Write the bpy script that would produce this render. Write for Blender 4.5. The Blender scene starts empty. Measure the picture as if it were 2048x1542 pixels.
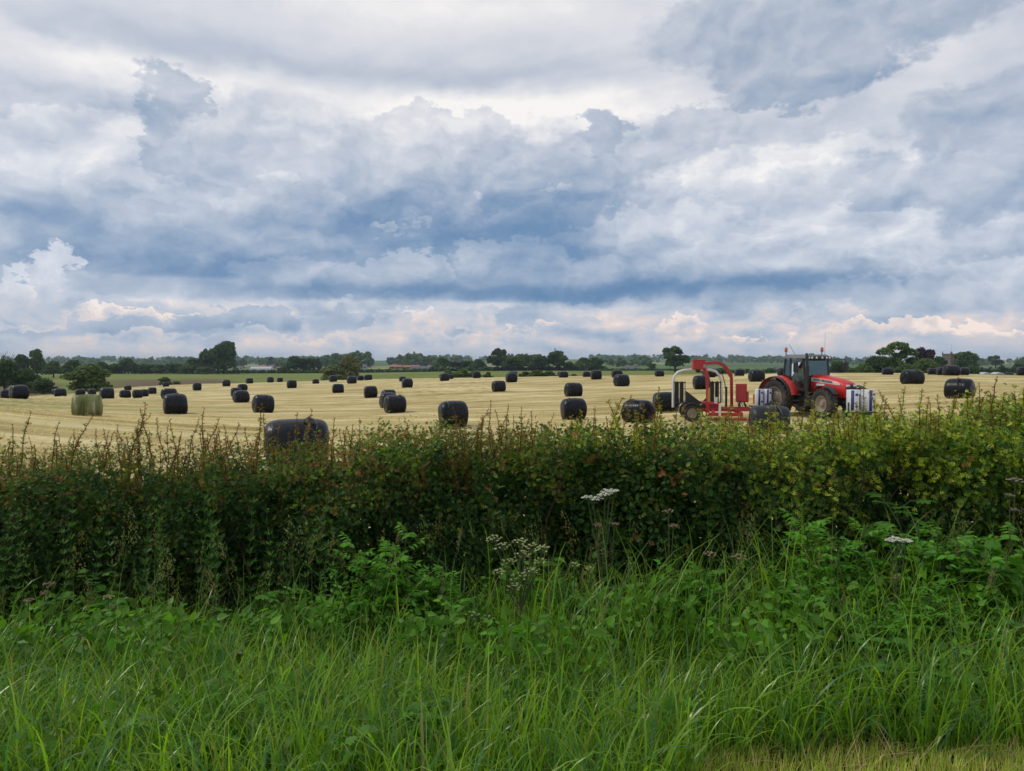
import bpy, bmesh, math, random
import numpy as np
from mathutils import Vector, Matrix
random.seed(11)
rng = np.random.default_rng(11)
SC = bpy.context.scene
COL = SC.collection

# ------------------------------------------------------------------ camera
F = 1480.0                      # focal length in photo pixels (2048 wide)
EYE = 1.65
TILT = math.atan((771 - 725) / F)
cam_d = bpy.data.cameras.new('camera')
cam = bpy.data.objects.new('camera', cam_d)
COL.objects.link(cam)
cam_d.sensor_width = 36.0
cam_d.lens = 36.0 * F / 2048.0
cam_d.clip_start = 0.1
cam_d.clip_end = 30000
cam.location = (0, 0, EYE)
cam.rotation_euler = (math.pi / 2 - TILT, 0, 0)
SC.camera = cam
SC.view_settings.view_transform = 'Standard'
SC.view_settings.look = 'None'
SC.view_settings.exposure = 0.0
SC.view_settings.gamma = 1.0
SC.view_settings.use_curve_mapping = False
SC.cycles.max_bounces = 6
SC.cycles.diffuse_bounces = 2
SC.cycles.glossy_bounces = 2
SC.cycles.transmission_bounces = 3
SC.cycles.transparent_max_bounces = 8
SC.cycles.volume_bounces = 0
SC.cycles.use_denoising = True

# ------------------------------------------------------------------ sun
SUN_EL, SUN_AZ = math.radians(50), math.radians(-78)     # azimuth measured from +Y (the view) to the right
sun_d = bpy.data.lights.new('sun', 'SUN')
sun_d.energy = 1.5
sun_d.angle = math.radians(10)
sun_d.color = (1.0, 0.95, 0.87)
sun = bpy.data.objects.new('sun', sun_d)
COL.objects.link(sun)
sun.location = (0, 0, 60)
_sv = Vector((math.sin(SUN_AZ) * math.cos(SUN_EL), math.cos(SUN_AZ) * math.cos(SUN_EL), math.sin(SUN_EL)))
sun.rotation_euler = (-_sv).to_track_quat('-Z', 'Y').to_euler()

# ------------------------------------------------------------------ sky: Nishita air behind procedural cloud decks
W = bpy.data.worlds.new('World')
SC.world = W
W.use_nodes = True
wt = W.node_tree
wt.nodes.clear()


class S:
    """a shader socket with arithmetic"""
    def __init__(self, tree, sock): self.t, self.s = tree, sock
    def _m(self, op, *a, clamp=False):
        n = self.t.nodes.new('ShaderNodeMath'); n.operation = op; n.use_clamp = clamp
        for i, v in enumerate((self,) + a):
            if isinstance(v, S): self.t.links.new(v.s, n.inputs[i])
            else: n.inputs[i].default_value = v
        return S(self.t, n.outputs[0])
    def __add__(self, o): return self._m('ADD', o)
    __radd__ = __add__
    def __sub__(self, o): return self._m('SUBTRACT', o)
    def __rsub__(self, o): return self._m('MULTIPLY', -1.0)._m('ADD', o)
    def __mul__(self, o): return self._m('MULTIPLY', o)
    __rmul__ = __mul__
    def __truediv__(self, o): return self._m('DIVIDE', o)
    def clamp(self): return self._m('ADD', 0.0, clamp=True)
    def mx(self, o): return self._m('MAXIMUM', o)
    def mn(self, o): return self._m('MINIMUM', o)
    def pw(self, o): return self._m('POWER', o)


def smooth(x, lo, hi):
    n = x.t.nodes.new('ShaderNodeMapRange'); n.interpolation_type = 'SMOOTHSTEP'
    x.t.links.new(x.s, n.inputs[0])
    flip = lo > hi
    n.inputs[1].default_value, n.inputs[2].default_value = (hi, lo) if flip else (lo, hi)
    n.inputs[3].default_value, n.inputs[4].default_value = (1, 0) if flip else (0, 1)
    return S(x.t, n.outputs[0])


def comb(t, x, y, z=0.0):
    n = t.nodes.new('ShaderNodeCombineXYZ')
    for i, v in enumerate((x, y, z)):
        if isinstance(v, S): t.links.new(v.s, n.inputs[i])
        else: n.inputs[i].default_value = v
    return n.outputs[0]


def noise(t, vec, scale, detail=5.0, rough=0.55, dist=0.0, color=False, dim='3D'):
    n = t.nodes.new('ShaderNodeTexNoise'); n.noise_dimensions = dim
    t.links.new(vec, n.inputs['Vector'])
    n.inputs['Scale'].default_value = scale
    n.inputs['Detail'].default_value = detail
    n.inputs['Roughness'].default_value = rough
    n.inputs['Distortion'].default_value = dist
    return n.outputs['Color'] if color else S(t, n.outputs[0])


def lerp(a, b, k):
    """a + (b-a)*k for sockets or numbers"""
    if isinstance(a, S) or isinstance(b, S):
        d = (b - a) if isinstance(b, S) else (a * -1.0 + b)
        return (d * k) + a
    return k * (b - a) + a


tc = wt.nodes.new('ShaderNodeTexCoord')
sep = wt.nodes.new('ShaderNodeSeparateXYZ')
wt.links.new(tc.outputs['Generated'], sep.inputs[0])
X, Y, Z = (S(wt, sep.outputs[i]) for i in range(3))
AZ = X._m('ARCTAN2', Y)
EL = Z._m('ARCSINE')
ae = comb(wt, AZ, EL * 1.6)
wn = noise(wt, ae, 7.0, 5.0, 0.58, color=True, dim='2D')
wsep = wt.nodes.new('ShaderNodeSeparateXYZ'); wt.links.new(wn, wsep.inputs[0])
WX = S(wt, wsep.outputs[0]) - 0.5
WY = S(wt, wsep.outputs[1]) - 0.5
wn2 = noise(wt, ae, 30.0, 4.0, 0.62, color=True, dim='2D')
wsep2 = wt.nodes.new('ShaderNodeSeparateXYZ'); wt.links.new(wn2, wsep2.inputs[0])
VX = S(wt, wsep2.outputs[0]) - 0.5
VY = S(wt, wsep2.outputs[1]) - 0.5
AW = AZ + WX * 0.15 + VX * 0.060          # warped coordinates: ragged cumulus outlines
EW = EL + WY * 0.075 + VY * 0.038
AS = AZ + WX * 0.22                        # gently warped, for soft sheets
ES = EL + WY * 0.05
# relief: fine light/dark from the difference of two samples of one field (lit from above)
aew = comb(wt, AZ + WX * 0.10, EL * 1.5 + WY * 0.06)
aew2 = comb(wt, AZ + WX * 0.10 - 0.010, EL * 1.5 + WY * 0.06 + 0.022)
R1 = noise(wt, aew, 9.0, 5.0, 0.52, dim='2D')
R2 = noise(wt, aew2, 9.0, 5.0, 0.52, dim='2D')
RELIEF = R1 - R2


def pix(px, py):
    u, v = (px - 1024) / F, (771 - py) / F
    d = Vector((u, math.cos(TILT) + v * math.sin(TILT), -math.sin(TILT) + v * math.cos(TILT))).normalized()
    return math.atan2(d.x, d.y), math.asin(d.z)


SOFT = comb(wt, AS, ES)
HARD = comb(wt, AW, EW)


def ellipse(vec, px, py, rx, ry):
    a, e = pix(px, py)
    n = wt.nodes.new('ShaderNodeVectorMath'); n.operation = 'MULTIPLY_ADD'
    wt.links.new(vec, n.inputs[0])
    n.inputs[1].default_value = (F / rx, F / ry, 0)
    n.inputs[2].default_value = (-a * F / rx, -e * F / ry, 0)
    d = wt.nodes.new('ShaderNodeVectorMath'); d.operation = 'DOT_PRODUCT'
    wt.links.new(n.outputs[0], d.inputs[0]); wt.links.new(n.outputs[0], d.inputs[1])
    return n.outputs[0], S(wt, d.outputs['Value'])


def gauss(tone, px, py, rx, ry, amp):
    _, d = ellipse(SOFT, px, py, rx, ry)
    n = wt.nodes.new('ShaderNodeMath'); n.operation = 'POWER'
    n.inputs[0].default_value = math.exp(-1); wt.links.new(d.s, n.inputs[1])
    return S(wt, n.outputs[0])._m('MULTIPLY_ADD', amp, tone)


def ranged(x, lo, hi, a, b, kind='SMOOTHSTEP'):
    n = wt.nodes.new('ShaderNodeMapRange'); n.interpolation_type = kind
    wt.links.new(x.s, n.inputs[0])
    for i, v in zip((1, 2, 3, 4), (lo, hi, a, b)): n.inputs[i].default_value = v
    return S(wt, n.outputs[0])


def fmix(a, b, k):
    n = wt.nodes.new('ShaderNodeMix')
    for i, v in zip((0, 2, 3), (k, a, b)):
        if isinstance(v, S): wt.links.new(v.s, n.inputs[i])
        else: n.inputs[i].default_value = v
    return S(wt, n.outputs[0])


# high sheet: long soft streaks seen in perspective
den = Z.mx(0.0) + 0.16
sheet = comb(wt, X / den * 0.55, Y / den * 1.25 + X * 0.5)
st = noise(wt, sheet, 1.15, 4.0, 0.52, 0.6, dim='2D')
fine = noise(wt, comb(wt, AZ, EL * 3.0), 11.0, 5.0, 0.6, dim='2D')
tone = smooth(EL, 0.0, 0.30) * 0.08 + 0.60 + (st - 0.5) * 0.70 + (fine - 0.5) * 0.10 + RELIEF * 0.14
for g in [(190, 125, 220, 46, .36), (960, 222, 250, 44, .34), (1290, 245, 200, 60, .26), (1560, 300, 300, 80, .20),
          (900, 15, 380, 36, .16), (1870, 110, 150, 70, .20), (1250, 110, 160, 60, .12),
          (320, 78, 520, 30, -.12), (800, 150, 330, 26, -.12), (0, 205, 230, 40, -.18), (560, 265, 200, 45, -.10),
          (1710, 225, 60, 30, -.16), (1430, 50, 90, 50, .1), (440, 190, 120, 28, .22), (230, 235, 90, 24, -.10)]:
    tone = gauss(tone, *g)
strip = RELIEF * 0.9 + (fine - 0.5) * 0.75 + 0.67
tone = fmix(tone, strip, smooth(EL, 0.105, 0.07))   # pale strip under the big bank
REL_A = RELIEF * 0.75
BASEW = EL + WY * 0.009 + VY * 0.006


def cloud(tone, px, py, rx, ry, top, bot, base=None, soft=0.30, op=1.0):
    """one cumulus body: warped ellipse, lit top to shaded base, optional flat base line"""
    v, d = ellipse(HARD, px, py, rx, ry)
    m = ranged(d, 1.0 - soft, 1.0 + soft, op, 0.0)
    if base is not None:
        eb = pix(px, base)[1]
        m = m * ranged(BASEW, eb - 0.003, eb + 0.005, 0.0, 1.0)
    qd = wt.nodes.new('ShaderNodeVectorMath'); qd.operation = 'DOT_PRODUCT'      # the vertical component
    wt.links.new(v, qd.inputs[0]); qd.inputs[1].default_value = (0, 1, 0)
    sh = ranged(S(wt, qd.outputs['Value']), -0.9, 0.9, bot, top) + REL_A
    return fmix(tone, sh, m)


# a loose layer of heaps everywhere below the high sheet
h1 = noise(wt, comb(wt, AZ + VX * 0.05, EL * 2.1 + VY * 0.05), 4.6, 6.0, 0.55, dim='2D')
h2 = noise(wt, comb(wt, AZ + VX * 0.05 - 0.02, EL * 2.1 + VY * 0.05 + 0.05), 4.6, 6.0, 0.55, dim='2D')
HEAP = (h1 - h2) * 0.6
HM = ranged(h1, 0.47, 0.53, 0.0, 1.0)
for c in [
    # the broad bank across the middle
    (430, 400, 560, 180, .70, .50, 600, .45, .92),
    (1180, 440, 760, 180, .70, .40, 604, .40, .95),
    (1750, 500, 520, 140, .72, .50, 600, .40, .85),
    # left tower and its heap
    (120, 350, 190, 105, .80, .52, None, .14, .9),
    (345, 245, 70, 95, .54, .50, None, .2, .85),
    (470, 310, 130, 70, .74, .54, None, .25, .8),
    (620, 240, 45, 26, .88, .76, None, .5, .7),
    # centre heap under the white band
    (900, 300, 150, 78, .80, .54, None, .14, .9),
    (1060, 340, 240, 70, .66, .42, None, .3, .9),
    (720, 370, 220, 60, .68, .48, None, .35, .8),
    (1190, 262, 64, 36, .56, .52, None, .3, .9),
    (1310, 325, 170, 36, .64, .52, None, .35, .8),
    (1560, 355, 280, 55, .88, .70, None, .3, .8),
    (1330, 480, 260, 64, .78, .42, None, .14, .9),
    (1680, 520, 330, 60, .74, .44, None, .25, .85),
]:
    tone = cloud(tone, *c)
bank = smooth(EL, 0.085, 0.13) * smooth(EL, 0.33, 0.25) * HM
tone = tone + (HEAP + 0.02) * bank
for c in [
    # dark base, left
    (420, 520, 330, 52, .54, .26, 556, .4, .85),
    # heaps in front of the dark base
    (640, 570, 190, 42, .64, .42, 600, .25, .8),
    (835, 545, 64, 40, .72, .48, None, .2, .8),
    (1010, 530, 110, 50, .72, .42, None, .2, .85),
    (1180, 545, 90, 40, .62, .40, None, .2, .8),
    (105, 545, 50, 40, .90, .58, 600, .2, .85),
    (14, 568, 40, 28, .90, .60, 600, .2, .85),
    (90, 605, 220, 22, .64, .50, None, .40, .8),
    (1960, 590, 230, 42, .74, .46, 622, .30, .85),
    (1960, 545, 130, 36, .82, .60, None, .3, .6),
    (985, 375, 16, 9, .80, .70, None, .6, .5), (1090, 381, 28, 9, .80, .70, None, .6, .5),
    (775, 445, 22, 10, .84, .72, None, .5, .7), (820, 440, 14, 8, .84, .72, None, .5, .7),
    # grey masses upper right
    (1640, 35, 300, 80, .58, .48, None, .3, .85),
    (1590, 150, 160, 58, .52, .46, None, .25, .9),
    (1400, 250, 100, 36, .66, .58, None, .3, .75),
    (2010, 280, 155, 115, .58, .48, None, .25, .92),
    (1830, 355, 130, 46, .64, .52, None, .25, .85),
    # low line of small heaps under the bank
    (1810, 660, 150, 20, 1.04, .58, 676, .2, .9), (1530, 675, 80, 14, 1.0, .60, 684, .25, .85),
    (1345, 662, 44, 18, 1.0, .62, 676, .25, .8), (2020, 655, 70, 18, 1.0, .62, 668, .25, .85),
    (330, 630, 110, 12, .98, .60, None, .35, .8), (480, 640, 110, 24, .50, .42, 664, .25, .9),
    (240, 655, 150, 16, .48, .42, 670, .30, .85), (30, 660, 60, 18, .48, .42, 672, .30, .85),
    (700, 645, 70, 20, .54, .46, 662, .25, .85), (860, 640, 22, 16, .96, .70, None, .3, .7),
    (790, 634, 40, 12, .86, .64, None, .35, .6), (1075, 655, 36, 10, .95, .68, None, .35, .7),
    (1090, 630, 120, 16, .60, .48, 648, .35, .7), (1570, 636, 70, 8, .80, .56, None, .40, .5),
    (950, 672, 120, 10, .86, .62, None, .4, .6), (620, 676, 110, 10, .90, .64, None, .4, .6), (280, 684, 140, 9, .86, .64, None, .4, .6),
]:
    tone = cloud(tone, *c)
for g in [(1000, 480, 620, 80, -.07), (860, 455, 210, 50, -.32), (1120, 490, 110, 34, -.26), (1150, 588, 560, 15, -.32), (640, 592, 150, 12, -.16),
          (1450, 565, 300, 24, -.14), (430, 525, 160, 36, -.14), (130, 430, 180, 26, -.12), (1120, 420, 120, 40, -.12)]:
    tone = gauss(tone, *g)
tone = fmix(tone, 0.62, smooth(EL, 0.030, -0.005) * 0.75)
tone = (tone - 0.60) * 1.03 + 0.60
ramp = wt.nodes.new('ShaderNodeValToRGB')
wt.links.new(tone.s, ramp.inputs[0])
el = ramp.color_ramp.elements
el[0].position = 0.0; el[0].color = (0.115, 0.235, 0.43, 1)
el[1].position = 1.0; el[1].color = (0.97, 0.965, 0.97, 1)
for p, c in [(.18, (.17, .285, .47)), (.36, (.285, .385, .548)), (.54, (.435, .51, .64)), (.70, (.60, .65, .752)), (.85, (.765, .79, .85))]:
    e_ = el.new(p); e_.color = (*c, 1)
# clouds near the horizon catch a warm tint, clouds overhead are greyer
warm = wt.nodes.new('ShaderNodeMix'); warm.data_type = 'RGBA'; warm.blend_type = 'MULTIPLY'
wt.links.new((smooth(EL, 0.095, 0.05) * smooth(tone, 0.56, 0.86)).s, warm.inputs[0])
wt.links.new(ramp.outputs[0], warm.inputs[6]); warm.inputs[7].default_value = (1.06, 0.90, 0.82, 1)
grey = wt.nodes.new('ShaderNodeMix'); grey.data_type = 'RGBA'; grey.blend_type = 'MULTIPLY'
wt.links.new((smooth(EL, 0.12, 0.36)).s, grey.inputs[0])
wt.links.new(warm.outputs[2], grey.inputs[6]); grey.inputs[7].default_value = (1.03, 1.0, 0.965, 1)
up = wt.nodes.new('ShaderNodeVectorMath'); up.operation = 'SCALE'
wt.links.new(grey.outputs[2], up.inputs[0]); up.inputs['Scale'].default_value = 10.0
nis = wt.nodes.new('ShaderNodeTexSky'); nis.sky_type = 'NISHITA'; nis.sun_disc = False
nis.sun_elevation = SUN_EL; nis.sun_rotation = SUN_AZ
nm = wt.nodes.new('ShaderNodeMix'); nm.data_type = 'RGBA'
nm.inputs[0].default_value = 0.94
wt.links.new(nis.outputs[0], nm.inputs[6]); wt.links.new(up.outputs[0], nm.inputs[7])
bg = wt.nodes.new('ShaderNodeBackground'); bg.inputs['Strength'].default_value = 0.1
wo = wt.nodes.new('ShaderNodeOutputWorld')
wt.links.new(nm.outputs[2], bg.inputs[0]); wt.links.new(bg.outputs[0], wo.inputs[0])
W.cycles.sampling_method = 'MANUAL'
W.cycles.sample_map_resolution = 512

# ================================================================== helpers
def mat(name, rgb, rough=0.6, metal=0.0, spec=0.5):
    m = bpy.data.materials.new(name); m.use_nodes = True
    b = m.node_tree.nodes['Principled BSDF']
    b.inputs['Base Color'].default_value = (*rgb, 1)
    b.inputs['Roughness'].default_value = rough
    b.inputs['Metallic'].default_value = metal
    b.inputs['Specular IOR Level'].default_value = spec
    return m


def bsdf(m): return m.node_tree.nodes['Principled BSDF']


def coord(t, kind='Object', scale=(1, 1, 1), rot=(0, 0, 0)):
    c = t.nodes.new('ShaderNodeTexCoord'); mp = t.nodes.new('ShaderNodeMapping')
    mp.inputs['Scale'].default_value = scale; mp.inputs['Rotation'].default_value = rot
    t.links.new(c.outputs[kind], mp.inputs['Vector'])
    return mp.outputs[0]


def color_ramp(t, fac, stops):
    r = t.nodes.new('ShaderNodeValToRGB'); e = r.color_ramp.elements
    t.links.new(fac.s if isinstance(fac, S) else fac, r.inputs[0])
    e[0].position, e[0].color = stops[0][0], (*stops[0][1], 1)
    e[1].position, e[1].color = stops[-1][0], (*stops[-1][1], 1)
    for p, c in stops[1:-1]:
        k = e.new(p); k.color = (*c, 1)
    return r.outputs[0]


def cmix(t, a, b, k, blend='MIX'):
    n = t.nodes.new('ShaderNodeMix'); n.data_type = 'RGBA'; n.blend_type = blend
    for i, v in ((0, k), (6, a), (7, b)):
        if isinstance(v, S): t.links.new(v.s, n.inputs[i])
        elif isinstance(v, (int, float)): n.inputs[i].default_value = v
        elif isinstance(v, tuple): n.inputs[i].default_value = (*v, 1)
        else: t.links.new(v, n.inputs[i])
    return n.outputs[2]


def bump(t, h, strength, dist, target):
    n = t.nodes.new('ShaderNodeBump'); n.inputs['Strength'].default_value = strength; n.inputs['Distance'].default_value = dist
    t.links.new(h.s if isinstance(h, S) else h, n.inputs['Height']); t.links.new(n.outputs[0], target.inputs['Normal'])


def weathered(name, rgb, rough=0.5, metal=0.0, dirt=(0.12, 0.09, 0.06), amount=0.5, scale=3.0, spec=0.5):
    """paint or metal with broken tone and field dust"""
    m = mat(name, rgb, rough, metal, spec); t = m.node_tree; b = bsdf(m)
    v = coord(t)
    n1 = noise(t, v, scale, 6, 0.65); n2 = noise(t, v, scale * 7, 4, 0.6)
    k = smooth(n1 * 0.7 + n2 * 0.3, 0.45, 0.72) * amount
    t.links.new(cmix(t, rgb, dirt, k), b.inputs['Base Color'])
    t.links.new((k * 0.4 + rough).clamp().s, b.inputs['Roughness'])
    return m


def link(o, parent=None):
    COL.objects.link(o)
    if parent is not None: o.parent = parent
    return o


def tag(o, label=None, cat=None, group=None, kind=None):
    for k, v in (('label', label), ('category', cat), ('group', group), ('kind', kind)):
        if v: o[k] = v
    return o


def empty(name, loc, rz=0.0, parent=None):
    o = bpy.data.objects.new(name, None); o.empty_display_size = 0.3
    link(o, parent); o.location = loc; o.rotation_euler = (0, 0, rz)
    return o


def np_mesh(name, V, polys, mats, col=None, smooth=True, midx=None):
    """polys: list of int arrays (m,3) or (m,4)"""
    me = bpy.data.meshes.new(name)
    V = np.asarray(V, np.float32)
    me.vertices.add(len(V)); me.vertices.foreach_set('co', V.ravel())
    loops = np.concatenate([p.ravel() for p in polys]).astype(np.int32)
    sizes = np.concatenate([np.full(len(p), p.shape[1]) for p in polys])
    me.loops.add(len(loops)); me.loops.foreach_set('vertex_index', loops)
    me.polygons.add(len(sizes))
    me.polygons.foreach_set('loop_start', (np.cumsum(sizes) - sizes).astype(np.int32))
    me.polygons.foreach_set('loop_total', sizes.astype(np.int32))
    me.polygons.foreach_set('use_smooth', np.full(len(sizes), smooth))
    if midx is not None: me.polygons.foreach_set('material_index', midx.astype(np.int32))
    if col is not None:
        a = me.color_attributes.new('Col', 'FLOAT_COLOR', 'POINT')
        c = np.ones((len(V), 4), np.float32); c[:, :3] = col
        a.data.foreach_set('color', c.ravel())
    me.update(calc_edges=True)
    for m in (mats if isinstance(mats, (list, tuple)) else [mats]): me.materials.append(m)
    return me


def np_obj(name, V, polys, mats, parent=None, **k):
    return link(bpy.data.objects.new(name, np_mesh(name, V, polys, mats, **k)), parent)


class MB:
    """collects solids into one mesh"""
    def __init__(s): s.v, s.f, s.sm = [], [], []
    def add(s, V, Fc, smooth=False):
        o = len(s.v); s.v += [tuple(p) for p in V]; s.f += [tuple(i + o for i in f) for f in Fc]; s.sm += [smooth] * len(Fc)
    def box(s, c, d, R=None, taper=1.0):
        c = Vector(c); P = []
        for z in (-.5, .5):
            k = taper if z > 0 else 1.0
            for x, y in ((-.5, -.5), (.5, -.5), (.5, .5), (-.5, .5)):
                q = Vector((x * d[0] * k, y * d[1] * k, z * d[2]))
                P.append(c + (R @ q if R else q))
        s.add(P, [(3, 2, 1, 0), (4, 5, 6, 7), (0, 1, 5, 4), (1, 2, 6, 5), (2, 3, 7, 6), (3, 0, 4, 7)])
    def bar(s, a, b, w, h=None, up=(0, 0, 1)):
        """rectangular bar between two points"""
        a, b = Vector(a), Vector(b); h = h or w
        d = (b - a); L = d.length; d.normalize()
        u = Vector(up)
        if abs(d.dot(u)) > .98: u = Vector((0, 1, 0))
        x = d.cross(u).normalized(); z = x.cross(d)
        R = Matrix((x, d, z)).transposed()
        s.box((a + b) / 2, (w, L, h), R)
    def tube(s, pts, r, n=8, caps=True):
        pts = [Vector(p) for p in pts]; rr = r if isinstance(r, (list, tuple)) else [r] * len(pts)
        V, Fc = [], []
        prev = None
        for i, p in enumerate(pts):
            d = (pts[min(i + 1, len(pts) - 1)] - pts[max(i - 1, 0)]).normalized()
            if prev is None:
                prev = d.orthogonal().normalized()
            x = (prev - d * prev.dot(d)).normalized(); prev = x; y = d.cross(x)
            for k in range(n):
                a = 2 * math.pi * k / n
                V.append(p + (x * math.cos(a) + y * math.sin(a)) * rr[i])
        for i in range(len(pts) - 1):
            for k in range(n):
                k2 = (k + 1) % n
                Fc.append((i * n + k, i * n + k2, (i + 1) * n + k2, (i + 1) * n + k))
        s.add(V, Fc, True)
        if caps:
            m = len(pts) - 1
            s.add(V[:n], [tuple(range(n))[::-1]]); s.add(V[m * n:], [tuple(range(n))])
    def cyl(s, a, b, r, n=16): s.tube([a, b], r, n)
    def lathe(s, prof, axis='y', c=(0, 0, 0), n=32, closed=False):
        """prof: list of (along axis, radius)"""
        V, Fc = [], []; m = len(prof)
        for k in range(n):
            a = 2 * math.pi * k / n; ca, sa = math.cos(a), math.sin(a)
            for t, r in prof:
                p = {'y': (r * ca, t, r * sa), 'x': (t, r * ca, r * sa), 'z': (r * ca, r * sa, t)}[axis]
                V.append((p[0] + c[0], p[1] + c[1], p[2] + c[2]))
        for k in range(n):
            k2 = (k + 1) % n
            for i in range(m if closed else m - 1):
                i2 = (i + 1) % m
                Fc.append((k * m + i, k2 * m + i, k2 * m + i2, k * m + i2))
        s.add(V, Fc, True)
    def prism(s, poly, y0, y1, plane='xz'):
        """extrude a polygon given in the xz (or xy / yz) plane"""
        n = len(poly)
        def P(p, t): return {'xz': (p[0], t, p[1]), 'xy': (p[0], p[1], t), 'yz': (t, p[0], p[1])}[plane]
        V = [P(p, y0) for p in poly] + [P(p, y1) for p in poly]
        s.add(V, [tuple(range(n)), tuple(range(n, 2 * n))[::-1]] + [(i, n + i, n + (i + 1) % n, (i + 1) % n) for i in range(n)])
    def loft(s, rings, close=True, caps=True, smooth=True):
        n = len(rings[0]); V = [p for r in rings for p in r]; Fc = []
        for i in range(len(rings) - 1):
            for k in range(n if close else n - 1):
                k2 = (k + 1) % n
                Fc.append((i * n + k, i * n + k2, (i + 1) * n + k2, (i + 1) * n + k))
        s.add(V, Fc, smooth)
        if caps: s.add(rings[0], [tuple(range(n))[::-1]]); s.add(rings[-1], [tuple(range(n))])
    def mesh(s, name, m):
        me = bpy.data.meshes.new(name); me.from_pydata([tuple(p) for p in s.v], [], s.f); me.update()
        bm = bmesh.new(); bm.from_mesh(me); bmesh.ops.recalc_face_normals(bm, faces=bm.faces); bm.to_mesh(me); bm.free()
        me.polygons.foreach_set('use_smooth', s.sm)
        for x in (m if isinstance(m, (list, tuple)) else [m]): me.materials.append(x)
        return me
    def build(s, name, m, parent=None, bevel=0.0):
        o = link(bpy.data.objects.new(name, s.mesh(name, m)), parent)
        if bevel:
            b = o.modifiers.new('bevel', 'BEVEL'); b.width = bevel; b.segments = 2; b.limit_method = 'ANGLE'; b.angle_limit = math.radians(40)
        return o


# ================================================================== terrain
PC = [722.8122283698887, -35.663145125352884, 67.58168641472014, 47.41785701067752, 42.64630187361723, -27.478856181007014,
      -50.933406105039396, 1.0146131400229734, 10.30395929788805]


def sstep(x, a, b):
    t = np.clip((x - a) / (b - a), 0, 1); return t * t * (3 - 2 * t)


D_PX = np.array([-400, 0, 100, 160, 240, 320, 400, 480, 640, 800, 1000, 1200, 1400, 2048, 2400.])
D_Y = np.array([80, 95, 112, 125, 165, 185, 190, 180, 175, 162, 138, 125, 115, 118, 118.])


def crest(x, y):
    """depth at which the mown field rolls over, by bearing"""
    return np.interp(1024 + F * x / np.maximum(y, 1), D_PX, D_Y)


def Tz(x, y):
    x = np.asarray(x, float); y = np.asarray(y, float)
    yy = np.maximum(y, 1.0)
    u = np.clip(x / yy, -.72, .72)
    ys = np.maximum(yy, 14.0); s = 100 / ys
    P = PC[0] + PC[1] * u + PC[2] * u**2 + PC[3] * u**3 + s * (PC[4] + PC[5] * u + PC[6] * u * u) + s * s * (PC[7] + PC[8] * u)
    z = EYE - (P - 725) / F * ys
    z = z + 0.42 * np.exp(-((x + 43) / 9)**2 - ((y - 64) / 14)**2)
    near = -0.55 - 0.45 * sstep(y, 6, 15)
    z = near + (z - near) * sstep(y, 15, 36)
    D = crest(x, y)
    far = -4.5 + 1.5 * sstep(u, -.30, 0.05) + 13 * sstep(y, 1200, 2500) + 2.0 * np.sin(x / 310 + 1.1) * sstep(y, 500, 1500)
    zd = z
    z = zd + (far - zd) * sstep(y, D - 4, D + 60)
    verge = -0.03 - 0.52 * sstep(y, 2.4, 5.6)
    return verge + (z - verge) * sstep(y, 5.6, 7.2)


def at_px(px, Yd):
    """ground point on a bearing, at a depth"""
    x = (px - 1024) / F * Yd
    return Vector((x, Yd, float(Tz(x, Yd))))


def ground_sheet(name, ys, xs_of_y, m, relief=None, lift=0.0):
    rows = []
    for y in ys:
        xs = xs_of_y(y); rows.append(np.stack([xs, np.full_like(xs, y)], -1))
    return grid_sheet(name, np.stack(rows), m, relief, lift)


def grid_sheet(name, G, m, relief=None, lift=0.0):
    nr, nc = G.shape[:2]
    x, y = G[..., 0].ravel(), G[..., 1].ravel()
    z = Tz(x, y) + lift
    if relief is not None: z = z + relief(x, y)
    i = np.arange(nr * nc).reshape(nr, nc)
    q = np.stack([i[:-1, :-1], i[:-1, 1:], i[1:, 1:], i[1:, :-1]], -1).reshape(-1, 4)
    return tag(np_obj(name, np.stack([x, y, z], -1), [q], m), kind='structure')


def fan(t_rows, y0, y1, ncol):
    """rows run from y0(k) to y1(k); columns spread with depth"""
    k = np.linspace(-1, 1, ncol)
    yy = y0(k)[None] + (y1(k) - y0(k))[None] * t_rows[:, None]
    return np.stack([k[None] * (yy * 1.0 + 22), yy], -1)


def brow(k):
    d = np.full(k.shape, 120.0)
    for _ in range(6): d = np.interp(1024 + F * k * (d + 22) / d, D_PX, D_Y)
    return d


def geo(a, b, n): return a * (b / a) ** (np.arange(n + 1) / n)


# --- mown hay field
ROWA = 0.06                                   # the rows tilt slightly across the view
def row_relief(x, y):
    r = y + ROWA * x + 0.5 * np.sin(x * 0.05 + y * 0.11) + 0.25 * np.sin(x * 0.21)
    f = np.clip((y - 9) / 8, 0, 1) * np.clip((260 - y) / 60, 0, 1)
    return f * (0.075 * np.sin(r * 2 * np.pi / 4.4) ** 3 + 0.03 * np.sin(r * 2 * np.pi / 1.45 + np.sin(x * .13)))


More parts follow.
